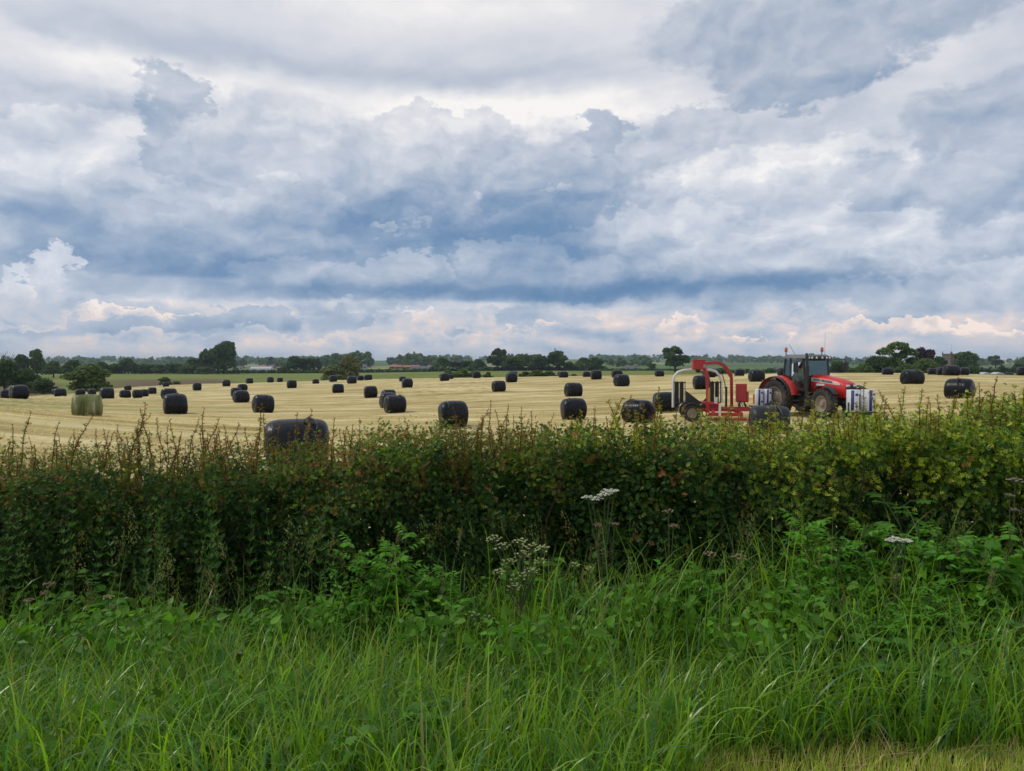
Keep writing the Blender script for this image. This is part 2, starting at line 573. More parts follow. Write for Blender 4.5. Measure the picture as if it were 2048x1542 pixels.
m_field = mat('mown_field', (.5, .4, .18), 0.9, spec=0.12)
t = m_field.node_tree; b = bsdf(m_field)
gc = t.nodes.new('ShaderNodeTexCoord'); sp = t.nodes.new('ShaderNodeSeparateXYZ'); t.links.new(gc.outputs['Object'], sp.inputs[0])
fx, fy = S(t, sp.outputs[0]), S(t, sp.outputs[1])
wob = noise(t, comb(t, fx * 0.05, fy * 0.12), 1.0, 3, 0.5)
row = fy + fx * ROWA + (wob - 0.5) * 5.0
long1 = noise(t, comb(t, fx * 0.045, row * 0.62), 1.0, 4, 0.6)
long2 = noise(t, comb(t, fx * 0.22, row * 2.6), 1.0, 5, 0.65)
strand = noise(t, comb(t, fx * 3.0, row * 14.0), 1.0, 4, 0.7)
blot = noise(t, comb(t, fx * 0.03, fy * 0.05), 1.0, 3, 0.5)
val = long1 * 0.44 + long2 * 0.34 + strand * 0.22
c = color_ramp(t, val, [(.34, (.165, .118, .042)), (.44, (.37, .28, .11)), (.51, (.555, .44, .195)), (.60, (.79, .68, .385))])
gr = smooth(blot + (long2 - .5) * .7, .44, .66) * (smooth(fx * -1.0 + fy * -0.55, -22.0, 4.0) * 0.60 + 0.2)
c = cmix(t, c, (.27, .31, .10), gr * 0.8)
t.links.new(c, b.inputs['Base Color'])
bump(t, strand * 0.5 + long2 * 0.8, 0.9, 0.10, b)
m_bank = mat('bank_soil', (.05, .045, .02), 0.95)
fld = grid_sheet('field', fan(np.linspace(0, 1, 300) ** 1.7, lambda k: np.full(k.shape, 5.9), lambda k: brow(k) + 16, 150), m_field, row_relief)

# --- verge and road side behind the camera
m_verge = mat('verge_soil', (.035, .035, .014), 0.95, spec=0.1)
t = m_verge.node_tree
t.links.new(color_ramp(t, noise(t, coord(t), 6, 6, .7), [(.3, (.015, .016, .007)), (.55, (.04, .042, .016)), (.75, (.10, .085, .035))]), bsdf(m_verge).inputs['Base Color'])
vy = np.concatenate([np.linspace(-0.6, 5.85, 40), [5.9]])
ground_sheet('verge', vy, lambda y: np.linspace(-30, 30, 80), m_verge)
m_road = mat('asphalt', (.05, .05, .052), 0.85)
t = m_road.node_tree
t.links.new(color_ramp(t, noise(t, coord(t), 40, 5, .7), [(.3, (.03, .03, .031)), (.7, (.075, .075, .076))]), bsdf(m_road).inputs['Base Color'])
tag(np_obj('road', [(-60, -9, -.10), (60, -9, -.10), (60, -.6, -.10), (-60, -.6, -.10), (60, -.6, -.03), (-60, -.6, -.03)],
           [np.array([[0, 1, 2, 3], [3, 2, 4, 5]])], m_road, smooth=False), kind='structure')
m_far = mat('distant_pasture', (.07, .12, .03), 0.95, spec=0.1)
t = m_far.node_tree; b = bsdf(m_far)
vor = t.nodes.new('ShaderNodeTexVoronoi'); vor.inputs['Scale'].default_value = 1.0
t.links.new(coord(t, scale=(.0035, .0022, .0)), vor.inputs['Vector'])
vs = t.nodes.new('ShaderNodeSeparateColor'); t.links.new(vor.outputs['Color'], vs.inputs[0])
t.links.new(color_ramp(t, S(t, vs.outputs[0]), [(.0, (.06, .11, .03)), (.35, (.09, .15, .04)), (.6, (.14, .18, .06)), (.8, (.33, .30, .13)), (.95, (.12, .085, .05))]), b.inputs['Base Color'])
ground_sheet('far_land', geo(420, 6000, 60), lambda y: np.linspace(-1, 1, 120) * (y * .95 + 40), m_far, lift=-0.02)
tag(np_obj('opposite_verge', [(-60, -40, .0), (60, -40, .0), (60, -9, -.03), (-60, -9, -.03)], [np.array([[0, 1, 2, 3]])], m_far, smooth=False), kind='structure')

m_green = mat('green_crop', (.10, .18, .03), 0.9, spec=0.15)
t = m_green.node_tree; b = bsdf(m_green)
n = noise(t, coord(t, scale=(.02, .15, 1)), 1.0, 5, .6); n_b = noise(t, coord(t, scale=(.012, .02, 1)), 1.0, 3, .6)
crop = color_ramp(t, n * .5 + n_b * .5, [(.32, (.095, .120, .018)), (.5, (.150, .185, .030)), (.68, (.225, .235, .055))])
gc2 = t.nodes.new('ShaderNodeTexCoord'); sp2 = t.nodes.new('ShaderNodeSeparateXYZ'); t.links.new(gc2.outputs['Object'], sp2.inputs[0])
gx, gy = S(t, sp2.outputs[0]), S(t, sp2.outputs[1])
furrow = noise(t, coord(t, scale=(.03, .5, 1)), 1.0, 5, .65)
soil = color_ramp(t, furrow, [(.3, (.075, .048, .028)), (.55, (.14, .09, .05)), (.75, (.20, .16, .06))])
br = gx / gy + (n_b - .5) * .10
bare = smooth(br, -.60, -.50) * smooth(br, -.36, -.40) * smooth(gy + (n - .5) * 60.0, 285.0, 245.0)
bare = bare.mx(smooth(br, .30, .34) * smooth(br, .52, .47) * smooth(gy, 330.0, 300.0)).mx(smooth(br, -.60, -.64) * smooth(gy, 300.0, 270.0) * 0.8)
t.links.new(cmix(t, crop, soil, bare * .92), b.inputs['Base Color'])
grid_sheet('crop_field', fan(np.linspace(0, 1, 70), lambda k: brow(k) + 15.9, lambda k: np.full(k.shape, 420.0), 150), m_green, lift=-.005)

# ================================================================== bales
m_wrap = mat('black_stretch_wrap', (.006, .006, .008), 0.34, spec=0.24)
t = m_wrap.node_tree; b = bsdf(m_wrap)
oi = t.nodes.new('ShaderNodeObjectInfo')
vadd = t.nodes.new('ShaderNodeVectorMath'); vadd.operation = 'ADD'
t.links.new(coord(t, scale=(7, 1.6, 1.6)), vadd.inputs[0])
rv = comb(t, S(t, oi.outputs['Random']) * 40.0, S(t, oi.outputs['Random']) * 17.0)
t.links.new(rv, vadd.inputs[1])
cr = noise(t, vadd.outputs[0], 1.0, 5, .6, 1.2); cr2 = noise(t, coord(t, scale=(3, 9, 9)), 1.0, 4, .6)
t.links.new((noise(t, coord(t), 5, 4, .6) * .26 + .14).s, b.inputs['Roughness'])
t.links.new(color_ramp(t, cr, [(.35, (.004, .004, .006)), (.7, (.010, .0105, .014))]), b.inputs['Base Color'])
bump(t, cr * .75 + cr2 * .25, 0.52, 0.06, b)


def bale_mesh(seed, n=40, L=1.34, R=0.62):
    """slumped, stretched cylinder lying on its side, axis along x; base at z = 0"""
    r_ = np.random.default_rng(seed)
    prof = []
    for k in range(19):
        a = math.pi * k / 18 - math.pi / 2
        c_, s_ = math.cos(a), math.sin(a)
        e = 0.34
        prof.append((L / 2 * math.copysign(abs(s_) ** e, s_), R * max(abs(c_), 0.0) ** (e * 1.15)))
    ph = r_.uniform(0, 6.28, 8)
    V, Fc = [], []
    for i, (x, rad) in enumerate(prof):
        for k in range(n):
            a = 2 * math.pi * k / n
            bul = 1 + .018 * math.sin(2 * a + ph[0]) + .014 * math.sin(3 * a + ph[1] + x * 2) + .012 * math.sin(7 * x + ph[2] + 2 * math.sin(a + ph[3])) + .03 * (1 - (2 * x / L) ** 2)
            y, z = rad * bul * math.cos(a) * 1.05, rad * bul * math.sin(a) * .98
            xx = x * (1 + .02 * math.sin(a + ph[4]) + .015 * math.sin(3 * a + ph[5]))
            zb = -R * .86
            if z < zb: z = zb + (z - zb) * .15
            V.append((xx, y, z + R * .885))
    m = len(prof)
    for i in range(m - 1):
        for k in range(n):
            k2 = (k + 1) % n
            Fc.append((i * n + k, (i + 1) * n + k, (i + 1) * n + k2, i * n + k2))
    return np.array(V), np.array(Fc)


BALE_ME = []
for sd in range(6):
    v_, f_ = bale_mesh(sd)
    BALE_ME.append(np_mesh('wrapped_bale', v_, [f_], m_wrap))
BH = 1.2
# x, y, size, width to height, label
BALES = {
 1: (-60.2, 88.0, 1.0, 1.25, "black bale at the left edge of the photo, half behind a bigger bale"),
 2: (-43.0, 64.5, 1.08, 1.27, "big black bale close to the left edge, on the brow below dark trees"),
 3: (-77.28, 125.29, .82, 1.5, "black bale only just showing behind another, left of the round green bush"),
 4: (-63.39, 103.74, 1.02, 1.54, "black bale between the bushes at far left, left of the round green bush"),
 5: (-64.02, 109.63, .82, 1.58, "black bale on the brow just above and left of the unwrapped hay bale"),
 6: (-61.66, 108.54, .82, 1.23, "small black bale before the round green bush, behind the right end of the hay bale"),
 7: (-44.09, 80.47, 1.14, 1.26, "black bale standing just right of and behind the unwrapped hay bale"),
 9: (-74.6, 143.65, .89, 1.45, "small far black bale peeping over the row of three on the left slope"),
 10: (-45.8, 87.53, .84, 1.47, "left one of the row of three touching black bales on the left slope"),
 11: (-43.87, 86.59, .83, 1.29, "middle one of the row of three touching black bales on the left slope"),
 12: (-46.81, 93.97, .82, 1.36, "right one of the row of three touching black bales on the left slope"),
 13: (-52.87, 108.67, .86, 1.36, "black bale just past the right end of the row of three on the left slope"),
 14: (-81.82, 174.84, 1.03, 1.38, "small far black bale on the field edge beside the brown ploughed strip"),
 15: (-36.2, 78.01, .97, 1.55, "black bale mostly hidden behind a larger bale in the left half"),
 16: (-20.95, 45.98, 1.09, 1.29, "large black bale on the left half with another peeping over its left shoulder"),
 17: (-52.28, 122.74, 1.11, 1.12, "lone black bale just left below the big leaning tree"),
 18: (-58.69, 151.96, 1.2, 1.32, "left one of three far black bales spaced along the edge of the green field"),
 19: (-62.07, 174.9, 1.2, 1.33, "middle one of three far black bales spaced along the edge of the green field"),
 20: (-41.38, 113.54, .86, 1.63, "rear bale of the huddle of three black bales left of centre"),
 21: (-31.12, 83.36, .94, 1.2, "left bale of the huddle of three black bales left of centre"),
 22: (-24.53, 66.96, .94, 1.44, "front bale of the huddle of three black bales left of centre"),
 23: (-16.39, 48.64, 1.04, 1.25, "black bale behind the biggest near bale, showing its left end"),
 24: (-58.24, 178.22, 1.2, 1.25, "taller of two overlapping far black bales by the green field"),
 73: (-56.6, 180.5, 1.0, 1.4, "lower right one of two overlapping far black bales by the green field"),
 25: (-34.91, 117.21, 1.12, 1.35, "lone black bale in mid field above the biggest near bale"),
 26: (-37.6, 141.73, .88, 1.36, "low black bale sunk behind the brow left of the pale hawthorn"),
 27: (-37.76, 156.07, 1.2, 1.38, "far black bale against the pale hawthorn bush"),
 28: (-20.16, 85.68, .94, 1.44, "black bale in mid field straight below the pale hawthorn"),
 29: (-28.45, 131.33, 1.2, 1.39, "far black bale just right of the pale hawthorn, nearer than the pair beside it"),
 30: (-32.71, 159.72, .99, 1.45, "left of a pair of far black bales right of the pale hawthorn"),
 31: (-30.72, 158.25, 1.11, 1.56, "right of a pair of far black bales right of the pale hawthorn"),
 32: (-13.53, 70.77, .96, 1.35, "black bale standing apart above and left of the centre stack of three"),
 33: (-10.44, 62.46, .84, 1.42, "rearmost bale of the three in line near the centre, only its top showing"),
 34: (-8.6, 51.36, .95, 1.24, "middle bale of the three in line near the centre"),
 35: (-7.33, 46.22, .94, 1.4, "foremost bale of the three in line near the centre"),
 36: (-13.61, 95.89, 1.08, 1.3, "lone black bale in mid field above the three in line near the centre"),
 37: (-19.95, 134.81, .82, 1.4, "low far black bale peeping behind a mid field bale below the red roofed houses"),
 38: (-11.5, 125.99, 1.17, 1.33, "far black bale at the left end of the low hawthorn scrub"),
 39: (-11.76, 140.86, .82, 1.5, "small black bale half hidden at the left end of the low hawthorn scrub"),
 40: (-6.72, 140.61, 1.11, 1.39, "far black bale set against the right part of the low hawthorn scrub"),
 41: (-5.48, 18.83, 1.02, 1.36, "biggest nearest glossy black bale rising behind the hedge, wrap tail on top"),
 42: (-2.83, 35.52, 1.06, 1.31, "large black bale at the centre of the field just above the red hedge shoots"),
 43: (.17, 123.33, 1.11, 1.38, "far black bale hidden behind another below the centre trees"),
 44: (-.1, 102.98, 1.19, 1.32, "front one of two overlapping black bales below the centre trees"),
 45: (-1.31, 73.81, .98, 1.38, "black bale in mid field at centre, below the two overlapping ones"),
 46: (8.39, 120.79, .92, 1.67, "far black bale at the right end of the second scrub patch"),
 47: (8.9, 135.0, .82, 1.5, "far black bale barely showing behind the one right of the second scrub patch"),
 48: (12.04, 119.6, .82, 1.5, "lower left one of a touching far pair right of the centre trees"),
 49: (11.96, 105.0, 1.15, 1.38, "taller right one of a touching far pair right of the centre trees"),
 50: (15.83, 111.57, 1.02, 1.6, "rear one of two overlapping black bales left of the lone oak"),
 51: (11.13, 75.1, 1.1, 1.33, "front one of two overlapping black bales left of the lone oak"),
 52: (21.84, 109.63, .82, 1.6, "small lone black bale below and left of the lone oak"),
 53: (4.93, 59.46, 1.0, 1.37, "upper one of two bales that look stacked right of centre"),
 54: (3.16, 38.07, .94, 1.36, "lower nearer one of two bales that look stacked right of centre"),
 55: (6.01, 35.17, .95, 1.5, "black bale left of the bale wrapper with a loose strap of wrap on top"),
 56: (8.41, 40.46, .92, 1.54, "black bale directly behind the left arm of the bale wrapper"),
 57: (16.45, 64.17, 1.05, 1.36, "black bale seen through the red frame of the bale wrapper"),
 58: (25.92, 97.28, 1.09, 1.48, "far black bale seen under the white arch of the bale wrapper"),
 59: (28.32, 103.36, .93, 1.44, "far black bale overlapped by the one under the white arch"),
 60: (31.43, 102.34, .89, 1.48, "far black bale just right of the top of the red frame"),
 61: (25.72, 77.81, 1.11, 1.42, "black bale standing alone between the bale wrapper and the tractor cab"),
 62: (36.4, 99.29, .95, 1.59, "far black bale just left of the tractor cab"),
 63: (10.21, 29.34, .96, 1.47, "grey sheened near bale behind the hedge in front of the tractor rear wheel"),
 64: (51.56, 101.61, .86, 1.73, "far black bale in front of the bushes right of the tractor"),
 65: (33.01, 61.02, 1.08, 1.54, "wide black bale in mid field right of the tractor bonnet"),
 66: (59.32, 104.39, .82, 1.57, "leftmost of the cluster of four far bales below the church tower"),
 67: (58.79, 101.05, 1.0, 1.49, "second from left of the cluster of four far bales below the church tower"),
 68: (57.99, 97.72, 1.2, 1.61, "largest front bale of the cluster of four below the church tower"),
 69: (63.35, 103.8, .96, 1.36, "rightmost of the cluster of four far bales, below the round dark tree"),
 70: (24.95, 41.21, .97, 1.48, "large near black bale at right with hedge shoots across it"),
 71: (90.52, 134.8, .87, 1.87, "low far black bale near the right edge"),
 72: (79.51, 115.03, 1.19, 1.63, "black bale cut by the right edge of the photo"),
}
PHI = {41: 6, 63: 4, 55: -32, 70: -25, 65: 28, 42: 14, 54: 16, 16: 12, 23: 22, 35: 22, 51: 24, 57: 10, 53: 20, 45: 18, 56: 10}
m_dark_wrap = mat('loose_wrap', (.008, .008, .009), 0.45)
bale_at = {}
for k, (x, y, sz, asp, lab) in BALES.items():
    rs = random.Random(k)
    o = bpy.data.objects.new('wrapped_bale', BALE_ME[k % 6]); link(o)
    z = float(Tz(x, y)) + float(row_relief(np.array(x), np.array(y))) * .5
    phi = math.radians(PHI.get(k, rs.uniform(8, 26)))
    bear = math.atan2(x, y)
    o.location = (x, y, z - .03)
    o.rotation_euler = (rs.uniform(-.02, .02), rs.uniform(-.03, .03), phi - bear * .8)
    sxx = min(1.18, max(.86, asp / 1.40))
    if k == 63: sxx *= 1.12
    if k == 41: sxx *= 1.17
    o.scale = (sz * sxx, sz * rs.uniform(.96, 1.04), sz * (BH / 1.19))
    tag(o, lab, 'bale', 'black wrapped bales lying over the mown field')
    bale_at[k] = o


def wrap_tail(bale, pts, w=.07):
    """a loose strip of film lying on a bale, in the bale's own axes"""
    mb = MB()
    pts = [Vector(p) for p in pts]
    ring = []
    for i, p in enumerate(pts):
        d = (pts[min(i + 1, len(pts) - 1)] - pts[max(i - 1, 0)]).normalized()
        s_ = d.cross(Vector((0, -.5, 1))).normalized() * w * (1 + .4 * math.sin(i * 2.1))
        up_ = Vector((0, -.3, 1)) * .035
        ring.append([p - s_, p + up_, p + s_, p - up_ * .6])
    mb.loft(ring)
    return mb.build('wrap_tail', m_dark_wrap, bale)


m_wrap_grey = mat('grey_stretch_wrap', (.017, .018, .021), .40, spec=.3)  # paler, greyer and rougher film for one near bale only
t = m_wrap_grey.node_tree
bump(t, noise(t, coord(t, scale=(5, 2, 2)), 1.0, 5, .6, 1.0), .4, .06, bsdf(m_wrap_grey))
nme = bale_at[63].data.copy(); nme.materials[0] = m_wrap_grey; bale_at[63].data = nme
wrap_tail(bale_at[41], [(.28, -.05, 1.20), (.22, -.30, 1.17), (.27, -.50, 1.02), (.17, -.62, .82), (.20, -.70, .60)], .06)
wrap_tail(bale_at[41], [(.26, -.20, 1.215), (.36, -.34, 1.15), (.42, -.47, 1.03), (.40, -.56, .92)], .025)
wrap_tail(bale_at[55], [(-.45, -.30, 1.05), (-.25, -.25, 1.18), (0, -.30, 1.17), (.25, -.42, 1.10)], .06)
wrap_tail(bale_at[63], [(.22, -.20, 1.19), (.30, -.46, 1.06), (.36, -.62, .82), (.30, -.70, .55), (.34, -.70, .35)], .06)

for k_, pts_ in ((42, [(-.40, -.30, 1.16), (-.30, -.48, 1.06), (-.36, -.60, .88)]), (70, [(-.05, -.15, 1.21), (.10, -.35, 1.13), (.02, -.52, 1.0), (.08, -.62, .84)]),
                 (16, [(.18, -.05, 1.21), (.05, -.28, 1.17), (.10, -.46, 1.05)]), (54, [(-.30, -.20, 1.19), (-.42, -.42, 1.08), (-.38, -.58, .90)]), (35, [(.25, .0, 1.21), (.38, -.30, 1.15), (.30, -.48, 1.03)]),
                 (23, [(.10, -.25, 1.17), (.20, -.45, 1.06), (.14, -.60, .86)]), (65, [(.10, -.10, 1.21), (.22, -.36, 1.12), (.30, -.55, .95)]), (57, [(-.20, -.30, 1.15), (-.10, -.50, 1.03), (-.18, -.63, .82)])):
    wrap_tail(bale_at[k_], pts_, .035)

# --- the one bale still unwrapped, in pale net
m_hay = mat('net_wrapped_hay', (.26, .25, .12), 0.95, spec=0.1)
t = m_hay.node_tree; b = bsdf(m_hay)
band = noise(t, coord(t, scale=(5.0, .5, .5)), 1.0, 4, .6); grain = noise(t, coord(t, scale=(14, 30, 30)), 1.0, 4, .7)
c = color_ramp(t, band * .65 + grain * .35, [(.36, (.06, .075, .025)), (.48, (.15, .165, .065)), (.57, (.23, .245, .12)), (.66, (.46, .48, .36))])
t.links.new(c, b.inputs['Base Color']); bump(t, grain, .8, .05, b)
v_, f_ = bale_mesh(2)
hb = np_obj('hay_bale', v_, [f_], m_hay)
hb.location = (-21.5, 37.4, float(Tz(-21.5, 37.4)) - .02); hb.rotation_euler = (0, 0, math.radians(30)); hb.scale = (1.02, 1.0, .98)
tag(hb, 'unwrapped greenish hay bale in pale net among the black ones at left', 'bale')

# ================================================================== trees and far things
def leaf_material(name, trans=0.25, rough=0.5, spec=0.35, tint=True, sat=None):
    m = bpy.data.materials.new(name); m.use_nodes = True; t = m.node_tree; b = bsdf(m)
    at = t.nodes.new('ShaderNodeAttribute'); at.attribute_name = 'Col'
    c = at.outputs['Color']
    if tint:
        oi_ = t.nodes.new('ShaderNodeObjectInfo'); c = cmix(t, c, oi_.outputs['Color'], 1.0, 'MULTIPLY')
    t.links.new(c, b.inputs['Base Color'])
    b.inputs['Roughness'].default_value = rough; b.inputs['Specular IOR Level'].default_value = spec
    if trans:
        tr = t.nodes.new('ShaderNodeBsdfTranslucent'); mx = t.nodes.new('ShaderNodeMixShader')
        t.links.new(cmix(t, c, (1.5, 1.6, .7), 1.0, 'MULTIPLY'), tr.inputs[0])
        mx.inputs[0].default_value = trans
        t.links.new(b.outputs[0], mx.inputs[1]); t.links.new(tr.outputs[0], mx.inputs[2])
        t.links.new(mx.outputs[0], t.nodes['Material Output'].inputs[0])
    return m


def rand_rot(n, normal=None, bias=0.0):
    """n random frames; the third axis leans to the given normals"""
    z = rng.normal(size=(n, 3))
    z /= np.linalg.norm(z, axis=1, keepdims=True)
    if normal is not None: z = z * (1 - bias) + normal * bias
    z /= np.linalg.norm(z, axis=1, keepdims=True) + 1e-9
    a = rng.normal(size=(n, 3)); x = np.cross(a, z); x /= np.linalg.norm(x, axis=1, keepdims=True) + 1e-9
    y = np.cross(z, x)
    return np.stack([x, y, z], -1)


def scatter(Tv, Tf, pos, R, sc, col, tipcol=None):
    """copies of a small template as plain geometry"""
    n, k = len(pos), len(Tv)
    V = np.einsum('nij,kj->nki', R, Tv) * np.asarray(sc)[:, None, None] + pos[:, None, :]
    Fs = (Tf[None] + (np.arange(n) * k)[:, None, None]).reshape(-1, Tf.shape[1])
    C = np.repeat(col[:, None, :], k, 1)
    return V.reshape(-1, 3), Fs, C.reshape(-1, 3)


CLUMP_V = np.array([(-.5, -.5, 0), (.1, -.6, .12), (.55, -.1, -.05), (.4, .5, .1), (-.2, .6, -.08), (-.6, .1, .1), (0, 0, .2)])
CLUMP_F = np.array([(0, 1, 6), (1, 2, 6), (2, 3, 6), (3, 4, 6), (4, 5, 6), (5, 0, 6)])
m_leaf = leaf_material('tree_leaves', .22, .6, .25)
m_bark = mat('bark', (.055, .045, .035), 0.9)
t = m_bark.node_tree
t.links.new(color_ramp(t, noise(t, coord(t, scale=(4, 4, 1)), 3, 5, .7), [(.3, (.025, .02, .016)), (.7, (.10, .085, .065))]), bsdf(m_bark).inputs['Base Color'])


def crown(seed, blobs, n, leaf, name='crown'):
    """foliage as many leaf sprays over the shells of a set of lobes; unit-sized"""
    n, leaf = int(n * 1.9), leaf * .74
    r_ = np.random.default_rng(seed)
    w = np.array([b_[3] * b_[4] * b_[5] for b_ in blobs]) ** .66; w /= w.sum()
    cnt = r_.multinomial(n, w)
    P, N, C = [], [], []
    for b_, c_ in zip(blobs, cnt):
        d = r_.normal(size=(c_, 3)); d /= np.linalg.norm(d, axis=1, keepdims=True)
        d[:, 2] = np.where(d[:, 2] < -.5, -d[:, 2], d[:, 2])
        rad = r_.uniform(.5, 1.16, c_) ** .6
        # lobes of a second order: clumps with gaps
        ph = np.sin(d[:, 0] * 5 + b_[0] * 40) * np.sin(d[:, 1] * 5 + b_[1] * 30) * np.sin(d[:, 2] * 6 + b_[2] * 20)
        rad = rad * (1 + .16 * ph)
        P.append(np.array(b_[:3]) + d * rad[:, None] * np.array(b_[3:6])); N.append(d)
        C.append(np.full(c_, 1.0) + r_.normal(0, .18, c_) + r_.normal(0, .08))
    P, N, C = map(np.concatenate, (P, N, C))
    sv = rng.bit_generator.state
    R = rand_rot(len(P), N, .5)
    col = np.stack([C * 1.0 + r_.normal(0, .05, len(C)), C, C * 1.0], -1).clip(.35, 1.7)
    V, Fc, CC = scatter(CLUMP_V, CLUMP_F, P, R, r_.uniform(.6, 1.3, len(P)) * leaf, col)
    return np_mesh(name, V, [Fc], m_leaf, col=CC)


def trunk_mesh(seed, h=0.5, r0=.035, limbs=5, spread=.3, dead=False):
    r_ = random.Random(seed); mb = MB()
    top = Vector((r_.uniform(-.03, .03), 0, h))
    mb.tube([(0, 0, -.03), (r_.uniform(-.01, .01), 0, h * .4), top], [r0 * 1.3, r0, r0 * .7], 7)
    for i in range(limbs):
        a = 6.283 * (i + r_.random() * .6) / limbs
        z0 = h * r_.uniform(.55, 1.0)
        p1 = Vector((math.cos(a) * spread * .5, math.sin(a) * spread * .5, z0 + r_.uniform(.10, .22)))
        p2 = p1 + Vector((math.cos(a + .4) * spread * .5, math.sin(a + .4) * spread * .5, r_.uniform(.08, .22)))
        mb.tube([(top.x * z0 / h, 0, z0), p1, p2], [r0 * .5, r0 * .32, r0 * .12], 5)
        if dead:
            for q in range(2):
                p3 = p1 + Vector((r_.uniform(-.2, .2), r_.uniform(-.1, .1), r_.uniform(.1, .3)))
                mb.tube([p1, p3], [r0 * .25, r0 * .06], 4)
    return mb.mesh('trunk', m_bark)


def lobes(seed, n, w=.42, z0=.35, z1=.85, rmin=.16, rmax=.30, core=True, flat=.85):
    r_ = random.Random(seed); L = []
    if core: L.append((0, 0, (z0 + z1) / 2, .30, .30, (z1 - z0) * .55))
    for i in range(n):
        a = 6.283 * i / n + r_.uniform(-.4, .4); k = r_.uniform(.35, 1.0)
        rr = r_.uniform(rmin, rmax)
        z = z0 + (z1 - z0) * r_.random()
        wid = w - rr * .75
        L.append((math.cos(a) * wid * k, math.sin(a) * wid * k, min(z, 1 - rr * flat), rr, rr, rr * flat))
    L.append((r_.uniform(-.08, .08), 0, 1 - rmax * flat * .9, rmax * .9, rmax * .9, rmax * flat * .9))
    return L


KIND = {
 'round': (crown(1, lobes(1, 11, .50, .30, .80), 1500, .085), trunk_mesh(1, .42)),
 'oak':   (crown(2, lobes(7, 15, .52, .26, .88, .11, .20, False), 1700, .075), trunk_mesh(2, .5, .035, 7)),
 'broad': (crown(3, lobes(5, 13, .54, .22, .78, .16, .26), 1500, .085), trunk_mesh(3, .4)),
 'bush':  (crown(4, lobes(9, 14, .54, .08, .70, .16, .30), 2600, .062), trunk_mesh(4, .25, .03, 6)),
 'scrub': (crown(5, lobes(12, 16, .56, .05, .66, .12, .24, True, .9), 1500, .085), trunk_mesh(5, .2, .03, 6)),
 'lean':  (crown(6, [(.26, 0, .80, .22, .24, .18), (.10, 0, .72, .20, .24, .18), (.34, 0, .58, .17, .22, .2), (-.06, 0, .56, .22, .26, .2), (.2, .1, .48, .26, .28, .24),
                     (-.26, 0, .42, .18, .24, .2), (.3, 0, .28, .2, .25, .24), (0, 0, .25, .28, .3, .25), (-.42, 0, .52, .09, .12, .14), (-.36, 0, .2, .18, .2, .2)], 2600, .06), trunk_mesh(6, .5, .03, 6, .35)),
 'open':  (crown(7, [(.02, 0, .86, .22, .24, .12), (-.28, 0, .72, .18, .2, .11), (.30, 0, .70, .17, .2, .11), (-.40, 0, .52, .13, .2, .10), (.12, .1, .62, .15, .2, .09), (-.08, -.1, .50, .12, .2, .08),
                     (.40, 0, .50, .11, .2, .09), (-.22, 0, .34, .22, .25, .14), (.25, 0, .30, .22, .25, .14), (0, .1, .14, .40, .3, .16)], 2100, .058), trunk_mesh(7, .55, .028, 8, .4)),
 'tall':  (crown(8, lobes(15, 12, .44, .18, .84, .13, .24), 1300, .085), trunk_mesh(8, .4)),
}
SNAG = trunk_mesh(40, .62, .03, 7, .42, True)
G0, G1, G2, G3 = (.048, .092, .019, 1), (.068, .120, .024, 1), (.100, .145, .034, 1), (.150, .170, .060, 1)
GP = (.045, .022, .030, 1)


def tree(kind, px, wpx, top, Yd, color, label, cat='tree', group=None, name=None, dig=0.0):
    g = at_px(px, Yd)
    zt = EYE - (top - 725) / F * Yd
    h = zt - g.z; w = wpx / F * Yd
    nm_ = name or {'bush': 'bush', 'scrub': 'hawthorn_bush'}.get(kind, 'tree')
    o = empty(nm_, (g.x, g.y, g.z - dig), random.Random(px * 7 + int(Yd)).uniform(-.35, .35) + (0 if kind in ('lean', 'open') else random.Random(px).choice((0, 1.57, 3.14, 4.7))))
    o.scale = (w, max(w, .5), h)
    tag(o, label, cat, group)
    c = bpy.data.objects.new('crown', KIND[kind][0]); link(c, o); q_ = random.Random(px * 3 + 1)
    v_ = q_.uniform(.82, 1.25); c.color = (color[0] * v_ * q_.uniform(.9, 1.15), color[1] * v_, color[2] * v_, 1)
    link(bpy.data.objects.new('trunk', KIND[kind][1]), o)
    return o


# left edge thicket
tree('broad', 8, 46, 720, 150, G0, 'dark leafy tree cut by the left edge, under bare dead branches')
sn = empty('dead_tree', at_px(11, 158), .3); sn.scale = (5, 5, 9.4); tag(sn, 'bare dead tree with forked branches at the left edge', 'tree'); link(bpy.data.objects.new('trunk', SNAG), sn)
tree('bush', 50, 54, 737, 152, G0, 'dark bush beside the tree at the left edge, under the pair of tall dark trees', 'bush')
tree('bush', 86, 56, 757, 143, G1, 'low dark bush left of the round green bush', 'bush')
tree('bush', 180, 92, 729, 140, G2, 'large round mid green bush above the unwrapped hay bale', 'bush')
tree('round', 42, 36, 709, 330, G0, 'left one of the pair of tall dark trees far left')
tree('tall', 75, 38, 699, 330, G0, 'taller right one of the pair of tall dark trees far left')
tree('round', 107, 38, 722, 300, G0, 'dark tree left of the one behind the round green bush')
tree('round', 146, 44, 720, 320, G0, 'dark tree just behind the left shoulder of the round green bush')
tree('bush', 330, 26, 754, 205, G1, 'small dark bush by the far bale beside the brown ploughed strip', 'bush')
tree('bush', 352, 18, 762, 205, G1, 'tiny dark bush just right of the small bush by the ploughed strip', 'bush')
LG = 'trees in the far left hedgerow'
